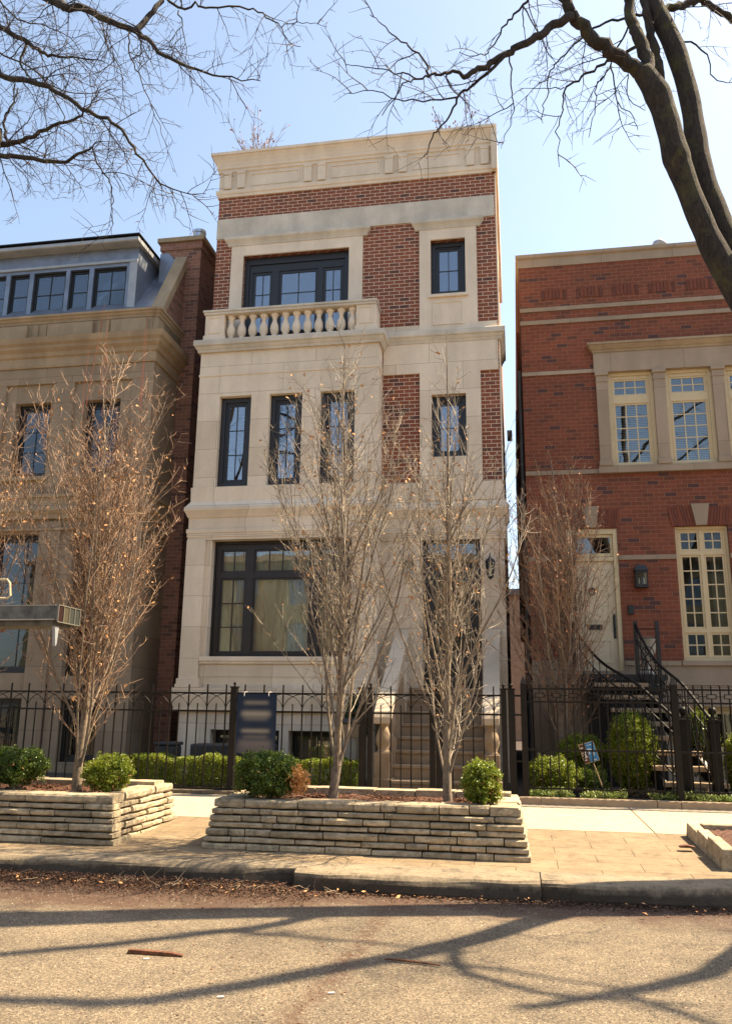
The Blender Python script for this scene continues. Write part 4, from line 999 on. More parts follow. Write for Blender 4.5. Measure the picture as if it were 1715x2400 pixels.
p0 = MB().box(.22-.009, .22+.009, FY-.009, FY+.009, .50, 2.0); p0.lathe([(0, 1.995), (.014, 2.005), (.014, 2.02), (0, 2.03)], .22, FY, 6)
p0 = p0.build('picket', M['iron'], t); p1 = MB(); p1.box(.22-.009, .22+.009, FY-.009, FY+.009, .50, 1.82); p1.box(.22-.009, .22+.009, FY-.009, FY+.009, 1.89, 2.0); p1.lathe([(0, 1.995), (.014, 2.005), (.014, 2.02), (0, 2.03)], .22, FY, 6)
p1 = p1.build('picket', M['iron'], t); p1.location.x += .1215
fr_ = MB().wall(.3415-.07, .3415+.07, 1.82, 1.89, FY-.008, FY+.008, [(.3415-.058, .3415+.058, 1.832, 1.878)]); fr_.box(.3415-.115, .3415-.07, FY-.005, FY+.005, 1.85, 1.86); fr_.box(.3415+.07, .3415+.115, FY-.005, FY+.005, 1.85, 1.86)
fr_ = fr_.build('key_frame', M['iron'], t)
for k in range(1, 23):
    x = k*.243
    if not (2.0 < .22+x < 2.29 and k == 99): inst(p0, x); inst(p1, x); inst(fr_, x)

# signs
t = thing('sale_sign', 'tall navy board with smeared pale lettering hung on the iron fence', 'sign', (-4.03, 12.95, 1.4))
MB().box(-4.345, -3.70, 12.955, 12.968, .93, 1.835).build('sign_board', M['sign'], t)
m = MB()
for x in (-4.23, -3.83): m.tube([(x, 12.95, 1.80), (x, 12.95, 1.862), (x+.02, 12.98, 1.868), (x+.02, 13.03, 1.862)], .005, 5); m.cut()
m.build('hook', M['white'], t)
t = thing('yard_sign', 'small tilted blue and brown yard sign on a wooden stake between the round bushes', 'sign', (1.22, 13.35, .4))
bx = MB().box(-.115, .115, -.006, .006, -.145, .145)
def tilt(mb, px, py, pz, ang):
    c, s_ = math.cos(ang), math.sin(ang); mb.v = [(px+x*c-z*s_, py+y, pz+x*s_+z*c) for x, y, z in mb.v]; return mb
A = R(17); tc = (1.045, 13.35, 1.03)
tilt(bx, *tc, A).build('sign_plate', M['signbuff'], t)
tilt(MB().box(-.02, .108, -.009, -.0065, -.138, .138), *tc, A).build('blue_half', M['signblue'], t)
tilt(MB().box(-.108, -.022, -.009, -.0065, -.138, .138), *tc, A).build('brown_half', M['signbrown'], t)
m = MB().tube([(.0+.062*math.cos(a*math.pi/9-.9), -.012, -.015+.062*math.sin(a*math.pi/9-.9)) for a in range(15)], .011, 6)
m.tube([(0, -.012, -.03), (.012, -.012, .03)], .009, 6)
tilt(m, *tc, A).build('ring_emblem', M['white'], t)
m = MB()
for i in range(6): m.box(-.10, -.06, -.0115, -.0095, -.10+i*.036, -.085+i*.036)
m.box(.0, .07, -.0115, -.0095, .10, .108); m.box(.02, .08, -.0115, -.0095, -.12, -.112)
tilt(m, *tc, A).build('small_print', M['white'], t)
MB().bar((1.09, 13.36, .92), (1.27, 13.33, .38), .028, .014).build('stake', M['tread'], t)

# ------------------------------------------------------------------ PLANTERS of stacked ledgestone
def stack(m, rnd, axis, a0, a1, face, inn, z0, courses, batter, top_ext=0):
    """courses of long flat stones along an axis. face = outer coordinate, inn = +1/-1 direction to the inside"""
    z = z0
    for ci, h in enumerate(courses):
        f = face+inn*batter*ci; g_ = .012
        p = a0+(batter*ci if axis == 'x' else 0); e = a1-(batter*ci if axis == 'x' else 0)
        lastc = ci == len(courses)-1
        while p < e-.02:
            ln = min(rnd.choice((rnd.uniform(.12, .3), rnd.uniform(.25, .6), rnd.uniform(.3, .8)))*(1.2 if lastc else 1), e-p); hz = rnd.uniform(-.008, .004)
            if e-(p+ln) < .12: ln = e-p
            pr = rnd.uniform(-.022, .010); dep = .30 if lastc else .22
            n0, n1 = (f+pr*inn*-1, f+inn*dep)
            # subdivided slab with wobbly arrises
            k = max(2, int(ln/.12)); base = len(m.v)
            for i in range(k+1):
                u = p+g_/2+(ln-g_)*i/k
                e_ = .012 if i in (0, k) else 0
                w1, w2, w3, w4 = (rnd.uniform(-.005, .005) for _ in range(4))
                q = [(n0+inn*(.014+e_)+w1*inn, z+.006+abs(w3)*.9), (n0+w2*inn+inn*e_, z+h*.3), (n0+w1*inn+inn*e_, z+h*.75), (n0+inn*(.014+e_), z+h-.004+w4*.6+hz), (n1, z+h-.003+w4*.5+hz), (n1, z+.004)]
                for nn, zz in q:
                    m.v.append((u, nn, zz) if axis == 'x' else (nn, u, zz))
            for i in range(k):
                for j in range(6):
                    a = base+i*6+j; b = base+i*6+(j+1) % 6; m.f.append((a, a+6, b+6, b))
            m.f.append(tuple(base+j for j in range(6))); m.f.append(tuple(base+k*6+j for j in range(6))[::-1])
            p += ln
        z += h
CO = [.075, .062, .078, .058, .072, .064, .094]
def planter(name, label, x0, x1, y0, y1, z0, seed, courses=CO, bat=.014, mul=.13):
    rnd = random.Random(seed)
    t = thing('stone_planter', label, 'planter', ((x0+x1)/2, y0, z0))
    m = MB(); stack(m, rnd, 'x', x0, x1, y0, 1, z0, courses, bat); m.build('front_wall', M['ledge'], t)
    m = MB(); stack(m, rnd, 'y', y0+.10, y1-.02, x1-.004, -1, z0, courses, bat); m.build('side_wall', M['ledge'], t)
    m = MB(); stack(m, rnd, 'y', y0+.10, y1-.02, x0+.004, 1, z0, courses, bat); m.build('side_wall', M['ledge'], t)
    m = MB(); stack(m, rnd, 'x', x0+.1, x1-.1, y1, -1, z0+.04, courses, bat); m.build('back_wall', M['ledge'], t)
    m = MB(); n = 40; kx = int((x1-x0)/.05); ky = int((y1-y0)/.05); zt = z0+sum(courses)
    for i in range(kx+1):
        for j in range(ky+1):
            m.v.append((x0+.18+(x1-x0-.36)*i/kx, y0+.18+(y1-y0-.36)*j/ky, zt-.065+rnd.uniform(0, .022)+.03*math.sin(i*.35+j*.2)))
    for i in range(kx):
        for j in range(ky):
            a = i*(ky+1)+j; m.f.append((a, a+ky+1, a+ky+2, a+1))
    m.build('mulch_bed', M['mulch'], t)
    # bark chips
    m = MB()
    for _ in range(int((x1-x0)*(y1-y0)*330)):
        x = rnd.uniform(x0+.3, x1-.3); y = rnd.uniform(y0+.3, y1-.3); z = zt-.045+rnd.uniform(0, .03); a = rnd.uniform(0, 6.28); l_ = rnd.uniform(.012, .04)
        m.bar((x, y, z), (x+l_*math.cos(a), y+l_*math.sin(a), z+rnd.uniform(-.006, .012)), rnd.uniform(.006, .014), .004)
    m.build('bark_chips', M['wood'], t, kind='stuff')
    return t, zt
_, PZ = planter('c', 'long raised planter of stacked flat stones in front of the middle house', -3.24, .10, 8.70, 10.30, .185, 3)
planter('l', 'raised planter of stacked flat stones cut off by the left edge of the photo', -9.2, -4.17, 8.62, 10.40, .185, 5)
t = thing('stone_planter', 'low single course stone edged tree bed at the right edge of the photo', 'planter', (3.5, 9, .2))
m = MB()
for a, b in ((8.72, 9.35), (9.36, 9.86), (9.87, 10.42)): m.add([(1.83, a, .19+(a-8.7)*.05), (1.97, a, .19+(a-8.7)*.05), (1.97, b, .19+(b-8.7)*.05), (1.83, b, .19+(b-8.7)*.05), (1.845, a+.004, .385), (1.965, a+.004, .385), (1.965, b-.004, .42), (1.845, b-.004, .42)], [(0, 3, 2, 1), (4, 5, 6, 7), (0, 1, 5, 4), (1, 2, 6, 5), (2, 3, 7, 6), (3, 0, 4, 7)])
for a, b in ((1.985, 2.7), (2.71, 3.5), (3.51, 4.6), (4.61, 5.6)): m.box(a, b, 8.72, 8.86, .185, .385); m.box(a, b, 10.28, 10.42, .25, .42)
m.build('edging_stone', M['ledge'], t, bevel=.012)
m = MB(); rr = random.Random(2)
for i in range(76):
    for j in range(29): m.v.append((1.95+i*.05, 8.83+j*.052, .335+rr.uniform(0, .03)+.02*math.sin(i*.3)))
for i in range(75):
    for j in range(28): a = i*29+j; m.f.append((a, a+29, a+30, a+1))
m.build('mulch_bed', M['mulch'], t)

# ------------------------------------------------------------------ FOLIAGE
def leaves(m, rnd, sample, n, size, out=None):
    for _ in range(n):
        p, nrm = sample(rnd)
        d = Vector((rnd.gauss(0, 1), rnd.gauss(0, 1), rnd.gauss(0, 1)))+nrm*.5; d.normalize()
        a = d.cross(Vector((rnd.uniform(-1, 1), rnd.uniform(-1, 1), rnd.uniform(-1, 1)))); a.normalize(); b = d.cross(a)
        l_ = size*rnd.uniform(.7, 1.35); w_ = l_*.55; k = len(m.v)
        for q in (p-a*l_*.5, p+b*w_*.5+d*.002, p+a*l_*.5, p-b*w_*.5+d*.002): m.v.append((q.x, q.y, q.z))
        m.f.append((k, k+1, k+2, k+3))
def sampler(cx, cy, cz, rx, ry_, rz, power=2.6, shell=.45, lump=.10, seed=0):
    ph = [random.Random(seed+i).uniform(0, 6.28) for i in range(6)]
    def s_(rnd):
        while True:
            u = Vector((rnd.gauss(0, 1), rnd.gauss(0, 1), rnd.gauss(0, 1))); u.normalize()
            q = (abs(u.x)**power+abs(u.y)**power+abs(u.z)**power)**(-1/power)
            lm = 1+lump*(math.sin(5*u.x+ph[0])*math.sin(6*u.y+ph[1])+math.sin(7*u.z+ph[2])*math.sin(9*u.x+ph[3])*.7+.5*math.sin(15*u.y+ph[4])*math.sin(14*u.z+ph[5]))
            r = 1-shell*rnd.random()**2.2
            p = Vector((cx+rx*u.x*q*r*lm, cy+ry_*u.y*q*r*lm, cz+rz*u.z*q*r*lm))
            return p, u
    return s_
def bush(label, cx, cy, cz, rx, ry_, rz, n, mat, seed, group=None, size=.029, power=2.8, stems=True, name='boxwood_bush', cat='bush', ground=None, scorched=None, lump=.15):
    n = int(n*1.5); rx *= .93; ry_ *= .93; rz *= .95
    rnd = random.Random(seed); g0 = ground if ground is not None else cz-rz-.1
    t = thing(name, label, cat, (cx, cy, g0), group)
    m = MB(); leaves(m, rnd, sampler(cx, cy, cz, rx*.86, ry_*.86, rz*.86, power, .35, lump, seed), int(n*.35), size)
    base_s = sampler(cx, cy, cz, rx*.85, ry_*.85, rz*.85, power, .12, lump, seed)
    for _ in range(int(n*.6/26)):       # little sprigs that stand out of the clipped surface
        c0, nn = base_s(rnd); rr_ = rnd.uniform(.6, 1.2)*size*1.5; c1 = c0+nn*rnd.uniform(-.3, .9)*size
        leaves(m, rnd, lambda r_: (c1+Vector((r_.gauss(0, .5), r_.gauss(0, .5), r_.gauss(0, .5)))*rr_, nn), 26, size*.9)
    leaves(m, rnd, sampler(cx, cy, cz, rx*.70, ry_*.70, rz*.72, power, .6, lump, seed), n//4, size*1.6)
    shoot = sampler(cx, cy, cz, rx*.95, ry_*.95, rz*.95, power, .04, lump, seed)
    for _ in range(int(34*(rx+rz)/.5)):      # stray shoots beyond the clipped outline
        c0, nn = shoot(rnd); dd = (nn+Vector((rnd.gauss(0, .4), rnd.gauss(0, .4), .7))).normalized(); ln = rnd.uniform(.02, .07)
        for q in range(5):
            c1 = c0+dd*ln*q/4; leaves(m, rnd, lambda r_: (c1+Vector((r_.gauss(0, .006), r_.gauss(0, .006), 0)), nn), 2, size*.85)
    m.build('foliage', mat, t)
    m = MB(); leaves(m, rnd, sampler(cx, cy, cz-rz*.2, rx*.9, ry_*.9, rz*.85, power, .2, lump, seed), int(n*.012), size); m.build('dry_leaves', M['dry'], t)
    m = MB()
    for i in range(16):
        a = rnd.uniform(0, 6.28); r = rnd.uniform(.2, .8)
        m.tube([(cx+rnd.uniform(-.04, .04), cy+rnd.uniform(-.04, .04), g0), (cx+r*.4*rx*math.cos(a), cy+r*.4*ry_*math.sin(a), g0+(cz-g0)*.5), (cx+r*rx*math.cos(a), cy+r*ry_*math.sin(a), cz+rz*.4)], [.012, .008, .004], 5)
    m.build('stems', M['twig'], t)
    if scorched:
        m = MB(); leaves(m, rnd, sampler(*scorched, 2, .9, .2, seed), 800, size*1.1); m.build('scorched_patch', M['leafo'], t)
    return t
G1 = 'boxwood bushes in the stone planters'
bush('green boxwood at the far left in the left planter', -5.72, 9.25, .93, .36, .34, .21, 9000, M['leafd'], 11, G1, ground=.58)
bush('small bright boxwood right of the tree trunk in the left planter', -4.58, 9.25, .88, .265, .27, .19, 8000, M['leaf'], 12, G1, ground=.58)
bush('wide dark boxwood with an orange scorched side below the navy sign', -2.66, 9.12, .92, .36, .36, .235, 12000, M['leafd'], 13, G1, ground=.56, scorched=(-2.30, 8.98, .87, .12, .12, .14))
bush('round boxwood at the right end of the long middle planter', -.38, 9.12, .89, .205, .21, .215, 8000, M['leaf'], 14, G1, ground=.56)
G2 = 'clipped bushes behind the right fence'
bush('tall beehive shaped clipped bush in front of the open stair', 1.77, 14.05, 1.02, .44, .42, .72, 24000, M['leaf'], 21, G2, size=.030, power=2.0, ground=.36, lump=.05)
bush('low round clipped bush at the left behind the right fence', .53, 13.65, .68, .42, .36, .29, 10000, M['leaf'], 22, G2, size=.03, power=2.2, ground=.36)
bush('round clipped bush behind the tilted yard sign', 1.02, 14.5, .95, .45, .36, .33, 10000, M['leaf'], 23, G2, size=.032, power=2.2, ground=.36)
bush('narrow clipped bush between the two ball topped gate posts', 2.86, 14.3, 1.18, .23, .3, .56, 9000, M['leaf'], 24, G2, size=.032, ground=.36)
bush('leafy bush at the right edge behind the iron gate post', 3.28, 13.8, .86, .24, .3, .50, 9000, M['leaf'], 25, G2, size=.032, ground=.36)
bush('small dark bush low between the clipped bushes', 1.12, 13.75, .60, .22, .2, .22, 4000, M['leafd'], 26, G2, size=.03, ground=.36)
bush('dark evergreen shrub between the bay and the front steps', -2.78, 15.1, 1.5, .26, .2, .36, 6000, M['leafe'], 27, size=.04, name='evergreen_shrub', cat='shrub', ground=.36)
def hedge(label, x0, x1, seed):
    rnd = random.Random(seed); t = thing('clipped_hedge', label, 'hedge', ((x0+x1)/2, 13.5, .36), 'clipped hedges behind the iron fence')
    def smp(r):
        x = r.uniform(x0, x1); f = r.random(); top = .83+.03*math.sin(x*6.1)+.02*math.sin(x*15)+r.gauss(0, .012)
        if f < .45: return Vector((x, 13.30+r.uniform(-.03, .06)+.02*math.sin(x*11), r.uniform(.40, top))), Vector((0, -1, .2))
        if f < .85: return Vector((x, r.uniform(13.28, 13.72), top-r.random()**2*.08)), Vector((0, -.2, 1))
        return Vector((x, r.uniform(13.35, 13.68), r.uniform(.42, top))), Vector((0, 0, 1))
    m = MB(); leaves(m, rnd, smp, int((x1-x0)*9500), .03); m.build('foliage', M['leaf'], t)
    m = MB()
    for i in range(int((x1-x0)*9)):
        x = rnd.uniform(x0, x1); m.tube([(x, 13.5, .36), (x+rnd.uniform(-.05, .05), 13.45, .75)], [.009, .004], 5)
    m.build('stems', M['twig'], t)
hedge('long clipped hedge behind the iron fence left of the navy sign', -6.6, -4.1, 31)
hedge('clipped hedge behind the fence between the navy sign and the gate', -3.95, -2.42, 32)
gc = MB(); rnd = random.Random(5)
for k in range(130):
    x = rnd.choice([rnd.uniform(.15, .75), rnd.uniform(.9, 1.5), rnd.uniform(1.9, 3.6), rnd.uniform(2.1, 3.3)]); y = rnd.uniform(12.98, 13.25); h = rnd.uniform(.03, .16)
    leaves(gc, rnd, sampler(x, y, .40+h*.6, .07, .06, .06, 2, .9, 0, k), 34, .04)
o = gc.build('ground_cover', M['pine']); o['kind'] = 'stuff'

# ------------------------------------------------------------------ TREES
def poly_tube(mb, pts, r0, r1, n):
    k = len(pts); mb.tube(pts, [r0+(r1-r0)*i/(k-1) for i in range(k)], n, cap=False)
def grow_line(rnd, p, d, L, steps, wob, trop, upv=Vector((0, 0, 1))):
    pts = [p.copy()]; d = d.copy()
    for i in range(steps):
        d = d+Vector((rnd.gauss(0, wob), rnd.gauss(0, wob), rnd.gauss(0, wob)))+upv*trop; d.normalize()
        p = p+d*(L/steps); pts.append(p.copy())
    return pts, d
def hornbeam(label, x, y, z0, H_, W, seed, group, trunkh=.45, leafn=500, twm='twig', whips=0, lmat='dry', dens=1.0, lean=0, zc=.45, tr=.055, ny=1.0):
    """upright small tree: short trunk, many steep limbs, dense fine twigs and a few clinging dead leaves"""
    rnd = random.Random(seed)
    t = thing('young_tree', label, 'tree', (x, y, z0), group)
    tk, lb, tw, lf, wp = MB(), MB(), MB(), MB(), MB()
    top = z0+H_
    def env(z):
        f = max(0, min(1, (z-z0)/H_))
        return W*.5*(max(.0, math.sin(math.pi*min(1, f**(.75 if W < 2.2 else .58))))**.75*.96+.05)
    fork = Vector((x+lean*.4, y, z0+trunkh))
    pts = [Vector((x, y, z0-.08)), Vector((x+.01, y, z0+.05)), Vector((x+lean*.2, y, z0+trunkh*.5)), fork]
    tk.tube(pts, [tr*1.25, tr*1.02, tr*.92, tr*.9], 12, cap=False)
    limbs = []
    lead, _ = grow_line(rnd, fork, Vector((lean*.15, 0, 1)), H_-trunkh, 16, .035, .05); limbs.append((lead, tr*.8, .004))
    nl = int(21*dens)
    for i in range(nl):
        f = (i/nl)**1.25; k = int(f*9); base = lead[k].lerp(lead[k+1], rnd.random()) if i > 3 else fork-Vector((0, 0, rnd.uniform(0, trunkh*.5)))
        a = i*2.4+rnd.uniform(-.5, .5); tgz = z0+H_*rnd.uniform(.62, .97)
        out = rnd.uniform(.22, .58); d = Vector((math.cos(a)*out, math.sin(a)*out*ny, 1)).normalized()
        L = (tgz-base.z)*rnd.uniform(.75, 1.05)
        if L < .4: continue
        pts = [base.copy()]; p = base.copy(); st_ = 12
        for s_ in range(st_):
            off = Vector((p.x-x, (p.y-y)/ny, 0)); e = env(p.z)
            pull = max(0, off.length-e*.72)*1.6
            d = d+Vector((rnd.gauss(0, .05), rnd.gauss(0, .05), .06))-off.normalized()*pull*.35 if off.length > .01 else d
            d.normalize(); p = p+d*(L/st_); pts.append(p.copy())
        limbs.append((pts, tr*rnd.uniform(.30, .46)*(1-f*.45), .0028))
    for pts, r0, r1 in limbs:
        poly_tube(lb, pts, r0*(1 if r0 > tr*.6 else .78), r1, 7)
        n = len(pts)-1; L = sum((pts[i+1]-pts[i]).length for i in range(n))
        for j in range(int(L/.155*dens)):
            f = .08+.9*(j+rnd.random())/(L/.155*dens); i = min(n-1, int(f*n)); p = pts[i].lerp(pts[i+1], f*n-i); ax = (pts[i+1]-pts[i]).normalized()
            a = rnd.uniform(0, 6.28); side = Vector((math.cos(a), math.sin(a)*ny, 0)); d = (ax*1.0+side*rnd.uniform(.5, 1.0)+Vector((0, 0, .25))).normalized()
            e = env(p.z+.2); off = math.hypot(p.x-x, (p.y-y)/ny); room = max(.12, e-off*side.dot(Vector((p.x-x, p.y-y, 0)).normalized() if off > .01 else side))
            sl = min(rnd.uniform(.35, 1.15)*(1.1-f*.55), room*2.3)*(.9+.5*(W > 1.7))
            if p.z+sl*d.z > top+.1: sl *= .5
            sp, _ = grow_line(rnd, p, d, sl, 6, .09, .075); poly_tube(tw, sp, .0050*(1.2-f*.5), .0018, 4)
            for q in range(int(sl/.105*dens)):
                g_ = .15+.8*rnd.random(); ii = min(5, int(g_*6)); pp = sp[ii].lerp(sp[ii+1], g_*6-ii); ax2 = (sp[ii+1]-sp[ii]).normalized()
                d2 = (ax2+Vector((rnd.gauss(0, .7), rnd.gauss(0, .7)*ny, rnd.gauss(.1, .45)))).normalized(); tl = rnd.uniform(.06, .26)
                ts, _ = grow_line(rnd, pp, d2, tl, 3, .14, .07); poly_tube(tw, ts, .0030, .0012, 3)
                if rnd.random() < .5:
                    p3 = ts[2]; d3 = (d2+Vector((rnd.gauss(0, .7), rnd.gauss(0, .7), rnd.gauss(.1, .4)))).normalized(); s3, _ = grow_line(rnd, p3, d3, tl*.5, 2, .1, .05); poly_tube(tw, s3, .0022, .0010, 3)
                if rnd.random() < leafn/4200:
                    leaves(lf, rnd, lambda r_: (ts[-1]+Vector((r_.gauss(0, .008), r_.gauss(0, .008), -.012)), Vector((0, 0, 0))), 1, .045)
    for i in range(whips):
        a = rnd.uniform(-1, 1); base = Vector((x+a*W*.16, y+rnd.uniform(-.1, .1), top-rnd.uniform(.6, 1.0))); s_, _ = grow_line(rnd, base, Vector((rnd.uniform(-.05, .12), 0, 1)), rnd.uniform(.9, 1.5), 8, .02, .05); poly_tube(wp, s_, .006, .002, 4)
    tk.build('trunk', M['bark1'], t, smooth=True); lb.build('limbs', M['bark1'], t, smooth=True); tw.build('twigs', M[twm], t); lf.build('dead_leaves', M[lmat], t)
    if whips: wp.build('red_shoots', M['whip'], t)
    return t
GT = 'bare upright young trees in the planters and garden'
hornbeam('bare upright young tree left of the middle of the long planter', -2.02, 9.4, .60, 5.55, 1.85, 41, GT, trunkh=.40, leafn=800, lean=.12, tr=.056, twm='twig')
hornbeam('bare upright young tree before the stone steps in the long planter', -.76, 9.4, .60, 5.45, 1.6, 42, GT, trunkh=.36, leafn=800, tr=.052)
hornbeam('wide bare young tree with red top shoots in the left planter', -5.02, 9.35, .60, 5.5, 2.95, 43, GT, trunkh=.38, leafn=650, twm='twigr', whips=6, dens=1.2, tr=.060)
hornbeam('bare young tree half cut off by the left edge of the photo', -7.05, 9.3, .60, 5.35, 2.6, 44, GT, trunkh=.42, leafn=800, twm='twigr', whips=1, dens=1.2, tr=.060)
hornbeam('bare reddish twiggy tree behind the right fence against the brick house', .72, 14.7, .36, 6.1, 2.35, 45, GT, trunkh=.5, leafn=900, twm='twigr', dens=1.2, tr=.06, ny=.8, lmat='dryr')

def big_tree(label, base, trunk, limbs, seed, sub=(.55, 1.5), dens=1.0, zig=.22, fine=True, droop=-.03):
    """trunk and limbs follow given 3D lines; the rest branches off at random and zigzags"""
    rnd = random.Random(seed); t = thing('street_tree', label, 'tree', base)
    tk, lb, tw = MB(), MB(), MB()
    def smooth_line(pts, rad, m_=4):
        P = [Vector(p) for p in pts]; out = []; ro = []
        for i in range(len(P)-1):
            p0 = P[max(0, i-1)]; p1 = P[i]; p2 = P[i+1]; p3 = P[min(len(P)-1, i+2)]
            for k in range(m_):
                u = k/m_; q = .5*((2*p1)+(p2-p0)*u+(2*p0-5*p1+4*p2-p3)*u*u+(3*p1-p0-3*p2+p3)*u**3); out.append(q); ro.append(rad[i]+(rad[i+1]-rad[i])*u)
        out.append(P[-1]); ro.append(rad[-1]); return out, ro
    for pts, rad in trunk:
        q, r_ = smooth_line(pts, rad, 6); r_ = [a*(1+.025*math.sin(i*1.1)+.03*math.sin(i*.37)) for i, a in enumerate(r_)]; tk.tube(q, r_, 14, cap=True)
    def zigzag(p, d, L, n, amp):
        pts = [p.copy()]; d = d.copy()
        for i in range(n):
            side = Vector((rnd.gauss(0, 1), rnd.gauss(0, 1), rnd.gauss(0, 1))); side -= d*side.dot(d); side.normalize()
            d = (d+side*amp*(1 if i % 2 else -.6)*rnd.uniform(.5, 1.3)+Vector((0, 0, droop))).normalized(); p = p+d*(L/n); pts.append(p.copy())
        return pts
    def sprout(pts, r_start, spacing, lrange, level):
        n = len(pts)-1; L = sum((pts[i+1]-pts[i]).length for i in range(n)); cnt = int(L/spacing*dens)
        for j in range(cnt):
            f = (j+rnd.random())/cnt; i = min(n-1, int(f*n)); p = pts[i].lerp(pts[i+1], f*n-i); ax = (pts[i+1]-pts[i]).normalized()
            side = Vector((rnd.gauss(0, 1), rnd.gauss(0, .8), rnd.gauss(0, 1))); side -= ax*side.dot(ax); side.normalize()
            d = (ax*rnd.uniform(.5, 1.1)+side).normalized(); ln = rnd.uniform(*lrange)*(1.1-.45*f)
            k = max(3, int(ln/.09)); q = zigzag(p, d, ln, k, zig); r0 = min(r_start, (.0023+ln*.0072))
            poly_tube(lb if r0 > .0085 else tw, q, r0, .0018, 6 if r0 > .009 else 4)
            if level < 2: sprout(q, r0*.7, .12 if level == 0 else .10, (lrange[0]*.45, lrange[1]*.42), level+1)
            elif fine:
                for e in q[1:-1]:
                    if rnd.random() < .35:
                        s_ = zigzag(e, Vector((rnd.gauss(0, 1), rnd.gauss(0, 1), rnd.gauss(0, 1))).normalized(), rnd.uniform(.02, .05), 1, .1); poly_tube(tw, s_, .0032, .0022, 3)
    for pts, r0, r1, spc in limbs:
        k = len(pts); q, r_ = smooth_line(pts, [r0+(r1-r0)*i/(k-1) for i in range(k)], 4)
        q = [a+Vector((rnd.gauss(0, .012), rnd.gauss(0, .012), rnd.gauss(0, .012))) if 0 < i < len(q)-1 else a for i, a in enumerate(q)]
        (tk if r0 > .06 else lb).tube(q, r_, 10 if r0 > .03 else 6, cap=False)
        if spc: sprout(q, r1*1.6+.006, spc, sub, 0 if r1 > .006 else 1)
    tk.build('trunk', M['bark2'], t, smooth=True); lb.build('limbs', M['bark2'], t, smooth=True); tw.build('twigs', M['twig2'], t)
    return t
fR = lambda Y, *p: [at(780+x*.5757, y*.5757, Y[0]+(Y[1]-Y[0])*i/max(1, len(p)-1)) for i, (x, y) in enumerate(p)]
V = Vector
tl = [V((4.35, 9.15, .3)), V((4.2, 9.1, 1.8)), V((3.75, 9.05, 3.4)), V((3.05, 9.0, 5.0))]
left_stem = fR((8.98, 8.8), (1590, 1090), (1497, 900), (1425, 720), (1396, 640), (1360, 500), (1318, 380), (1258, 290))
right_stem = fR((9.12, 9.35), (1640, 1060), (1555, 860), (1500, 700), (1475, 560), (1450, 400), (1395, 210), (1335, 80), (1285, -30))
ext = lambda pts, *more: pts+[V(q) for q in more]
trunk = [([V((4.4, 9.15, .3)), V((4.36, 9.15, .55))]+tl[1:], [.40, .32, .27, .24, .22]), ([tl[-1]-V((-.02, 0, .15))]+left_stem, [.17, .14, .135, .13, .15, .14, .145, .11]), ([tl[-1]-V((-.04, -.1, .2))]+right_stem, [.18, .15, .14, .13, .125, .12, .12, .115, .105])]
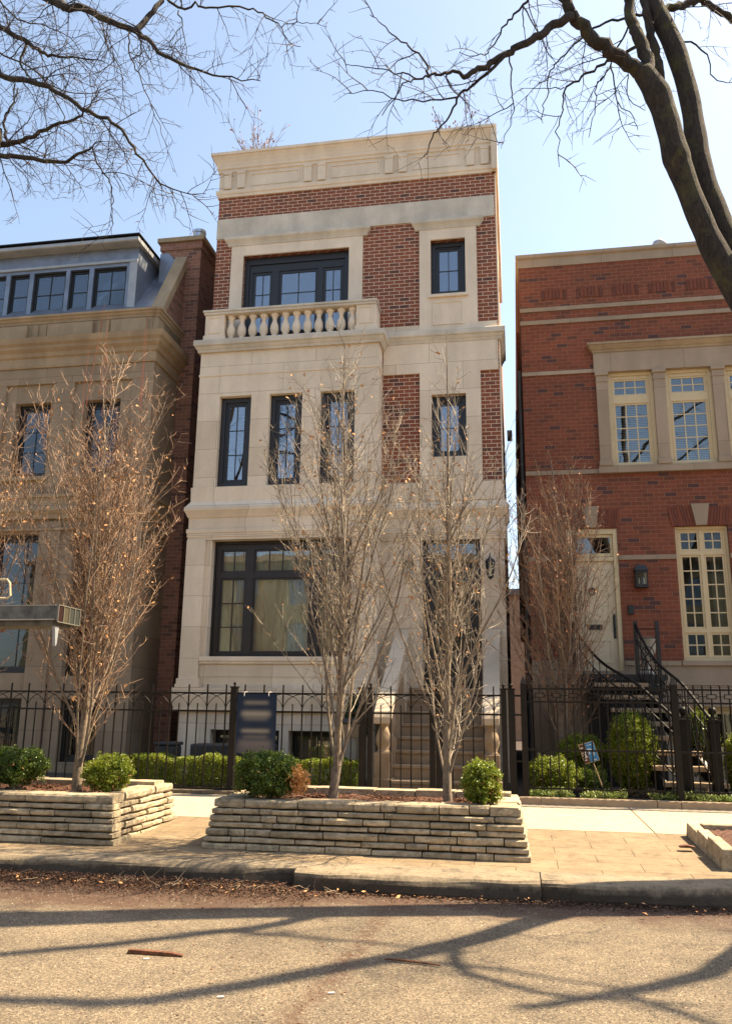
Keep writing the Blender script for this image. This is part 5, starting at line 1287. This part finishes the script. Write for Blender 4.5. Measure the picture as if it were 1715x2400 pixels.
limbsR = [
 (fR((8.8, 8.5), (1260, 300), (1180, 245), (1100, 195), (1030, 130), (975, 65), (955, 20), (930, -60)), .09, .06, .5),
 (fR((8.55, 8.2), (975, 62), (930, 85), (860, 130), (790, 170), (720, 210), (640, 255), (580, 290), (530, 315)), .055, .028, .45),
 (fR((8.2, 7.9), (530, 315), (480, 288), (435, 305), (390, 308), (335, 325), (290, 345), (200, 470)), .022, .005, .28),
 (fR((8.3, 8.6), (700, 225), (640, 290), (560, 350), (510, 400), (470, 475), (420, 530), (398, 590), (370, 640)), .022, .005, .30),
 (fR((8.0, 8.1), (388, 305), (375, 255), (310, 190), (240, 140), (200, 90), (150, 60)), .014, .004, .25),
 (fR((8.0, 7.9), (335, 325), (290, 300), (200, 285), (110, 268), (55, 265)), .010, .004, .22),
 (fR((8.4, 8.3), (510, 395), (400, 408), (260, 402), (160, 370), (60, 380)), .012, .004, .22),
 (fR((8.5, 8.6), (800, -10), (740, 60), (690, 120), (650, 190), (600, 230), (515, 212)), .016, .004, .30),
 (fR((8.5, 8.5), (770, 20), (775, 100), (782, 165)), .009, .004, .4), (fR((8.5, 8.5), (830, -20), (832, 130)), .006, .003, .4),
 (fR((8.4, 8.6), (716, 225), (722, 300), (730, 400), (737, 460), (705, 550), (684, 605)), .010, .003, .4),
 (fR((8.8, 8.9), (1285, 330), (1275, 240), (1240, 150), (1215, 90), (1200, -20)), .085, .06, .6),
 (fR((9.2, 9.3), (1300, 420), (1328, 330), (1316, 240), (1300, 170), (1280, 80), (1262, -20)), .06, .05, .6),
 (fR((9.3, 9.6), (1345, 40), (1400, 28), (1440, 18), (1500, 0), (1560, 40), (1640, 90)), .05, .04, .4),
 (fR((9.2, 8.9), (1260, 60), (1180, 75), (1080, 105), (1000, 160), (930, 240), (885, 290), (870, 400), (850, 490)), .018, .005, .30),
 (fR((9.2, 9.0), (1240, 170), (1160, 235), (1080, 270), (1000, 325), (940, 370), (935, 450), (912, 540), (920, 680)), .022, .004, .26),
 (fR((9.2, 9.3), (1200, 110), (1150, 200), (1110, 290), (1075, 350), (1062, 460), (1040, 560)), .014, .004, .28),
 (fR((9.2, 9.2), (1130, 260), (1150, 360), (1160, 420), (1215, 470), (1240, 530)), .010, .004, .25),
 (fR((9.3, 9.4), (1200, 300), (1208, 400), (1270, 450)), .008, .004, .25),
 (fR((9.0, 9.0), (940, 355), (860, 362), (765, 360)), .008, .003, .28),
 (fR((9.4, 9.6), (1420, 170), (1500, 200), (1560, 330), (1640, 330)), .014, .004, .35),
 ([V((3.3, 8.9, 4.6)), V((4.0, 8.45, 6.9)), V((4.45, 8.3, 8.5)), V((4.4, 7.8, 10.0)), V((4.6, 8.1, 11.6))], .13, .07, .55),
 ([V((2.5, 9.0, 6.4)), V((3.2, 8.98, 7.7)), V((3.42, 8.95, 8.6)), V((3.42, 8.7, 9.6)), V((3.5, 8.6, 10.8))], .08, .06, .6),
 ([V((4.0, 9.0, 2.8)), V((5.2, 8.1, 6.0)), V((5.9, 8.0, 8.2)), V((6.6, 8.2, 10.2))], .11, .045, .6),
 ([V((4.0, 8.45, 6.9)), V((4.6, 8.0, 7.6)), V((5.6, 7.9, 8.3)), V((6.8, 8.1, 9.0))], .05, .02, .3),
 ([V((4.45, 8.3, 8.5)), V((5.2, 8.6, 9.2)), V((6.2, 8.8, 9.9)), V((7.4, 8.7, 10.4))], .045, .02, .3),
 ([V((3.42, 8.95, 8.6)), V((4.2, 9.2, 9.6)), V((5.4, 9.4, 10.4)), V((6.6, 9.5, 11.0))], .05, .02, .35),
 ([V((5.9, 8.0, 8.2)), V((6.9, 7.6, 8.8)), V((8.0, 7.5, 9.3))], .04, .018, .3),
 (fR((9.35, 9.3), (1285, -30), (1240, -160), (1200, -330)), .12, .05, .7), (fR((8.8, 8.6), (1200, -20), (1150, -180), (1080, -320)), .06, .03, .6), (fR((8.5, 8.2), (930, -60), (850, -180), (760, -260)), .06, .03, .6),
]
big_tree('large leaning bare street tree with twin stems at the upper right', (4.4, 9.15, .3), trunk, limbsR, 61, sub=(.40, 1.05), dens=.85, zig=.26)
fL = lambda Y, *p: [at(x*.4926, y*.4926, Y[0]+(Y[1]-Y[0])*i/max(1, len(p)-1)) for i, (x, y) in enumerate(p)]
ex = lambda a, pts: [V(a)]+pts
limbsL = [
 (ex((-8.9, 9.6, 6.4), fL((9.5, 8.7), (-120, -90), (150, -40), (250, 0), (310, 35), (410, 42), (500, 90), (640, 152), (705, 190), (790, 265), (900, 315), (1050, 365), (1240, 385))), .085, .005, .22),
 (fL((9.0, 9.2), (640, 152), (690, 100), (745, 40), (775, -30)), .045, .03, .35),
 (ex((-8.8, 9.3, 5.8), fL((9.3, 8.9), (-80, 90), (0, 130), (100, 185), (180, 235), (250, 265), (350, 270), (490, 290))), .055, .006, .22),
 (ex((-8.8, 8.8, 5.0), fL((8.9, 8.7), (-100, 340), (0, 360), (100, 380), (240, 412), (330, 480), (460, 545), (560, 600), (640, 700), (720, 820), (820, 900), (980, 922))), .050, .004, .22),
 (ex((-8.7, 9.1, 4.6), fL((9.1, 9.2), (-80, 720), (0, 690), (60, 680), (130, 660), (250, 600), (380, 560), (430, 500), (480, 420))), .055, .005, .24),
 (ex((-8.7, 9.0, 4.3), fL((9.0, 8.9), (-80, 700), (0, 735), (120, 750), (290, 775), (400, 725), (440, 700))), .05, .012, .26),
 (fL((8.9, 8.8), (440, 700), (480, 800), (530, 870), (530, 960), (540, 1040), (512, 1128)), .012, .003, .30),
 (fL((8.9, 8.8), (820, 900), (828, 990), (850, 1050), (905, 1088)), .006, .003, .5),
 (fL((9.1, 9.1), (35, 680), (20, 600), (30, 540), (70, 490), (85, 420)), .022, .01, .3),
 (fL((9.2, 9.0), (780, -20), (860, 40), (930, 20), (1000, 40), (1180, 35), (1260, 85), (1330, 120), (1370, 200), (1430, 222)), .020, .004, .24),
 (fL((9.0, 9.0), (1340, 130), (1400, 105), (1480, 112), (1555, 126)), .007, .003, .3),
 (fL((9.0, 9.0), (1370, 215), (1355, 270), (1353, 330)), .005, .003, .4),
 (fL((9.1, 9.0), (850, 50), (870, 140), (885, 230), (880, 330)), .010, .003, .28),
 (fL((9.3, 9.1), (620, 150), (615, 250), (660, 350), (700, 450), (740, 560), (800, 700)), .012, .004, .26),
 (fL((9.3, 9.4), (130, 200), (100, 300), (150, 370), (210, 400)), .020, .010, .3),
 (fL((9.4, 9.2), (240, 420), (300, 560), (240, 640), (180, 720)), .010, .004, .28),
 (fL((9.4, 9.2), (500, 100), (500, 190), (560, 300), (600, 400)), .010, .004, .26),
 (fL((9.5, 9.6), (0, 0), (90, 90), (200, 120), (330, 180), (420, 300)), .014, .004, .26),
 (fL((9.5, 9.6), (0, 250), (150, 330), (260, 420), (400, 440), (560, 430)), .014, .004, .26),
]
trL = [([V((-8.9, 9.3, .2)), V((-8.9, 9.3, 2.5)), V((-8.8, 9.2, 4.4)), V((-8.9, 9.2, 6.6)), V((-9.0, 9.6, 9.3))], [.30, .24, .20, .15, .10])]
big_tree('spreading bare street tree whose twigs fill the upper left sky', (-8.9, 9.3, .2), trL, limbsL, 62, sub=(.40, 1.1), dens=.92, zig=.22)
# rooftop shrubs
def roof_shrub(label, x, y, z, H_, W, seed):
    rnd = random.Random(seed); t = thing('roof_shrub', label, 'shrub', (x, y, z), 'dry shrubs on the flat roof'); tw, lf = MB(), MB()
    for i in range(16):
        d = Vector((rnd.gauss(0, .35)*W, rnd.gauss(0, .3), 1)).normalized(); p, _ = grow_line(rnd, Vector((x, y, z)), d, H_*rnd.uniform(.7, 1.05), 7, .08, .03); poly_tube(tw, p, .012, .004, 4)
        for j in range(12):
            k = rnd.randint(2, 6); q, _ = grow_line(rnd, p[k], (d+Vector((rnd.gauss(0, .7), rnd.gauss(0, .6), rnd.gauss(0, .4)))).normalized(), rnd.uniform(.12, .35), 3, .1, .05); poly_tube(tw, q, .006, .003, 3)
            if rnd.random() < .55: leaves(lf, rnd, lambda r_: (q[-1], Vector((0, 0, 0))), 2, .06)
    tw.build('branches', M['twigr'], t); lf.build('seed_heads', M['dryr'], t)
roof_shrub('small dry shrub on the flat roof at its left end', -5.85, 16.9, 13.9, 1.75, 1.0, 71)
roof_shrub('wider dry shrub on the flat roof near its right corner', -1.0, 16.9, 13.9, 1.35, 1.4, 72)
# red leaved shrub by the left house
bush('small dark red leaved shrub at the left edge before the left house', -9.6, 13.9, 3.1, .45, .4, .3, 1600, M['dryr'], 73, size=.05, name='red_shrub', cat='shrub', ground=.36, lump=.2)

# ------------------------------------------------------------------ weathered canopy beam at the left edge
t = thing('canopy_beam', 'weathered grey plank with a small glazed grid end jutting in at the left edge', 'canopy', (-6.2, 7.9, 0))
m = MB().box(-7.4, -4.60, 7.86, 8.30, 2.47, 2.62); m.box(-7.4, -4.66, 7.90, 8.28, 2.41, 2.468); m.build('plank', M['weather'], t, bevel=.01)
m = MB().box(-7.4, -4.62, 7.852, 7.859, 2.462, 2.476); m.box(-7.4, -4.62, 7.852, 7.859, 2.612, 2.62); m.build('edge_strip', M['urn'], t)
gr = MB()
for i in range(5): y = 7.84+i*.11; gr.box(-4.595, -4.575, y, y+.008, 2.44, 2.62)
gr.box(-4.595, -4.577, 7.84, 8.288, 2.612, 2.62); gr.box(-4.595, -4.577, 7.84, 8.288, 2.44, 2.448)
gr.build('grid_frame', simple('tarnished grid frame', (.16, .15, .12), .6), t)
for i, mm in enumerate(('mosred', 'mosol', 'mosgrey', 'mosgrey')): MB().box(-4.594, -4.584, 7.848+i*.11, 7.95+i*.11, 2.448, 2.612).build('glass_tile', M[mm], t)
MB().prismx([(7.86, 2.40), (7.94, 2.40), (7.92, 2.22), (7.90, 2.20)], -4.64, -4.61).build('bracket_tip', M['zincl'], t)
MB().tube([(-7.3, 8.05, 0), (-7.3, 8.05, 2.45)], .05, 10).build('support_post', M['iron'], t)
m = MB(); m.tube([at(-8, 1358, 8.0), at(18, 1358, 8.0), at(24, 1366, 8.0), at(25, 1396, 8.0), at(18, 1402, 8.0), at(-8, 1402, 8.0)], .012, 6); hp = m.build('grab_handle', M['cream'], t)
MB().tube([(-5.42, 8.0, 2.74), (-5.5, 8.0, 2.60)], .012, 6).build('handle_foot', M['cream'], t)

# ------------------------------------------------------------------ litter on the road
m = MB(); rnd = random.Random(9)
for k in range(48000):
    x = rnd.uniform(-9, 4.5); dens_ = 1 if x < -1.6 else .28
    if rnd.random() > dens_: continue
    y = 7.97-abs(rnd.gauss(0, .27 if x < -1.8 else .13))+(.03 if x < 0 else .05*x/2); z = .004+max(0, .05-(7.97-y)*.12)*rnd.random()*(1 if x < -2 else .3)
    a = rnd.uniform(0, 6.28); l_ = rnd.uniform(.005, .018); w_ = l_*rnd.uniform(.25, .7); c, s_ = math.cos(a), math.sin(a); k_ = len(m.v)
    for u, v in ((-l_, 0), (0, w_), (l_, 0), (0, -w_)): m.v.append((x+u*c-v*s_, y+u*s_+v*c, z+rnd.uniform(0, .012)))
    m.f.append((k_, k_+1, k_+2, k_+3))
o = m.build('leaf_litter', island('crushed brown leaf', (.12, .05, .022), (.018, .010, .006), .9)); o['kind'] = 'stuff'
m = MB()
for k in range(260):
    x = rnd.uniform(-9, 3.5)
    if x > -1.8 and rnd.random() > .35: continue
    y = 7.93-abs(rnd.gauss(0, .2)); a = rnd.uniform(0, 6.28); l_ = rnd.uniform(.008, .028); c, s_ = math.cos(a), math.sin(a); w_ = l_*.5; k_ = len(m.v)
    for u, v in ((-l_, 0), (0, w_), (l_, 0), (0, -w_)): m.v.append((x+u*c-v*s_, y+u*s_+v*c, .03+rnd.uniform(0, .02)))
    m.f.append((k_, k_+1, k_+2, k_+3))
o = m.build('pale_leaf_litter', M['dry']); o['kind'] = 'stuff'
m = MB()
for k in range(120):
    x = rnd.uniform(-8, -1.5); y = 7.9-abs(rnd.gauss(0, .14)); p, _ = grow_line(rnd, Vector((x, y, .03)), Vector((rnd.gauss(0, 1), rnd.gauss(0, .5), .15)).normalized(), rnd.uniform(.06, .22), 4, .25, -.02); poly_tube(m, [Vector((q.x, q.y, max(.01, q.z))) for q in p], .0028, .0015, 4)
o = m.build('twig_litter', M['tread']); o['kind'] = 'stuff'
rg = random.Random(19)
m = MB()
for k in range(5200):
    x = rg.uniform(-4.6, 2.4); y = rg.uniform(4.4, 7.9); r = rg.uniform(.0025, .007); a = rg.uniform(0, 3); c, s_ = math.cos(a)*r, math.sin(a)*r; k_ = len(m.v)
    m.v += [(x+c, y+s_, .001), (x-s_, y+c, .001), (x-c, y-s_, .001), (x+s_, y-c, .001), (x, y, r*.9)]; m.f += [(k_, k_+1, k_+4), (k_+1, k_+2, k_+4), (k_+2, k_+3, k_+4), (k_+3, k_, k_+4)]
o = m.build('road_grit', island('road grit', (.03, .022, .016), (.42, .36, .27), .9)); o['kind'] = 'stuff'
m = MB()
for k in range(700):
    x = rg.gauss(-1.3, .5) if k % 3 == 0 else rg.uniform(-4.6, 2.4); y = rg.uniform(4.5, 7.8); a = rg.uniform(0, 6.28); l_ = rg.uniform(.004, .014); c, s_ = math.cos(a), math.sin(a); w_ = l_*.5; k_ = len(m.v)
    for u, v in ((-l_, 0), (0, w_), (l_, 0), (0, -w_)): m.v.append((x+u*c-v*s_, y+u*s_+v*c, .003+rg.uniform(0, .004)))
    m.f.append((k_, k_+1, k_+2, k_+3))
o = m.build('bark_crumbs', M['wood']); o['kind'] = 'stuff'
t = MB().prism([(-2.61, .0), (-2.24, .0), (-2.21, .012), (-2.30, .024), (-2.60, .028)], 5.73, 5.765); o = t.build('wood_splinter', M['wood'], bevel=.003); tag(o, 'flat reddish brown piece of split wood lying on the road', 'stick')
pts = [V((-.90, 5.95, .012)), V((-.78, 5.93, .016)), V((-.66, 5.92, .012)), V((-.53, 5.88, .014))]
m = MB(); m.tube(pts, [.006, .008, .007, .005], 6); o = m.build('fallen_twig', M['wood']); tag(o, 'thin brown twig lying on the road right of the split wood', 'twig')
for (x, y, lab) in ((-2.44, 5.62, 'white cigarette end beside the split wood on the road'), (-1.72, 5.02, 'white cigarette end on the road near the big diagonal branch shadow'), (-1.12, 5.22, 'white cigarette end on the road at the end of the brown stain')):
    m = MB().tube([(x, y, .008), (x+.035, y+.012, .008)], .005, 6); o = m.build('cigarette_end', M['white']); tag(o, lab, 'litter', 'white litter bits on the road')
m = MB().prism([(1.60, .272), (1.74, .272), (1.76, .284), (1.68, .30), (1.62, .292)], 9.52, 9.60); o = m.build('bark_piece', M['wood'], bevel=.004); tag(o, 'reddish bark piece on the paving beside the low tree bed', 'bark')

# ------------------------------------------------------------------ far things
t = thing('rear_garage', 'tan garage seen through the narrow gap between the houses', 'garage', (0, 40, .3))
MB().box(-3, 3, 40, 46, .3, 7.0).build('garage_wall', M['tread'], t); MB().box(-3.2, 3.2, 39.8, 46.2, 7.0, 7.3).build('garage_roof', M['roof'], t)

# across the street, behind the camera: what the windows reflect
t = thing('apartment_row', 'sunlit pale brick apartment row across the street behind the viewer', 'apartment building', (0, -16, 0))
holes = [(-26+i*3.2, -24.6+i*3.2, z, z+1.7) for i in range(17) for z in (1.6, 4.8, 7.6)]
MB().wall(-30, 30, 0, 10.2, -16, -16.3, holes).build('wall', simple('grey green render wall', (.27, .26, .18), .9, var=.2, vscale=2), t)
MB().box(-30, 30, -24, -16.35, 0, 10.0).build('interior', M['room'], t); MB().box(-30.2, 30.2, -24, -15.8, 10.2, 10.6).build('roof', M['lime3'], t)
MB().wall(-29.9, 29.9, .5, 10, -16.2, -16.21).build('glazing', M['glassb'], t)
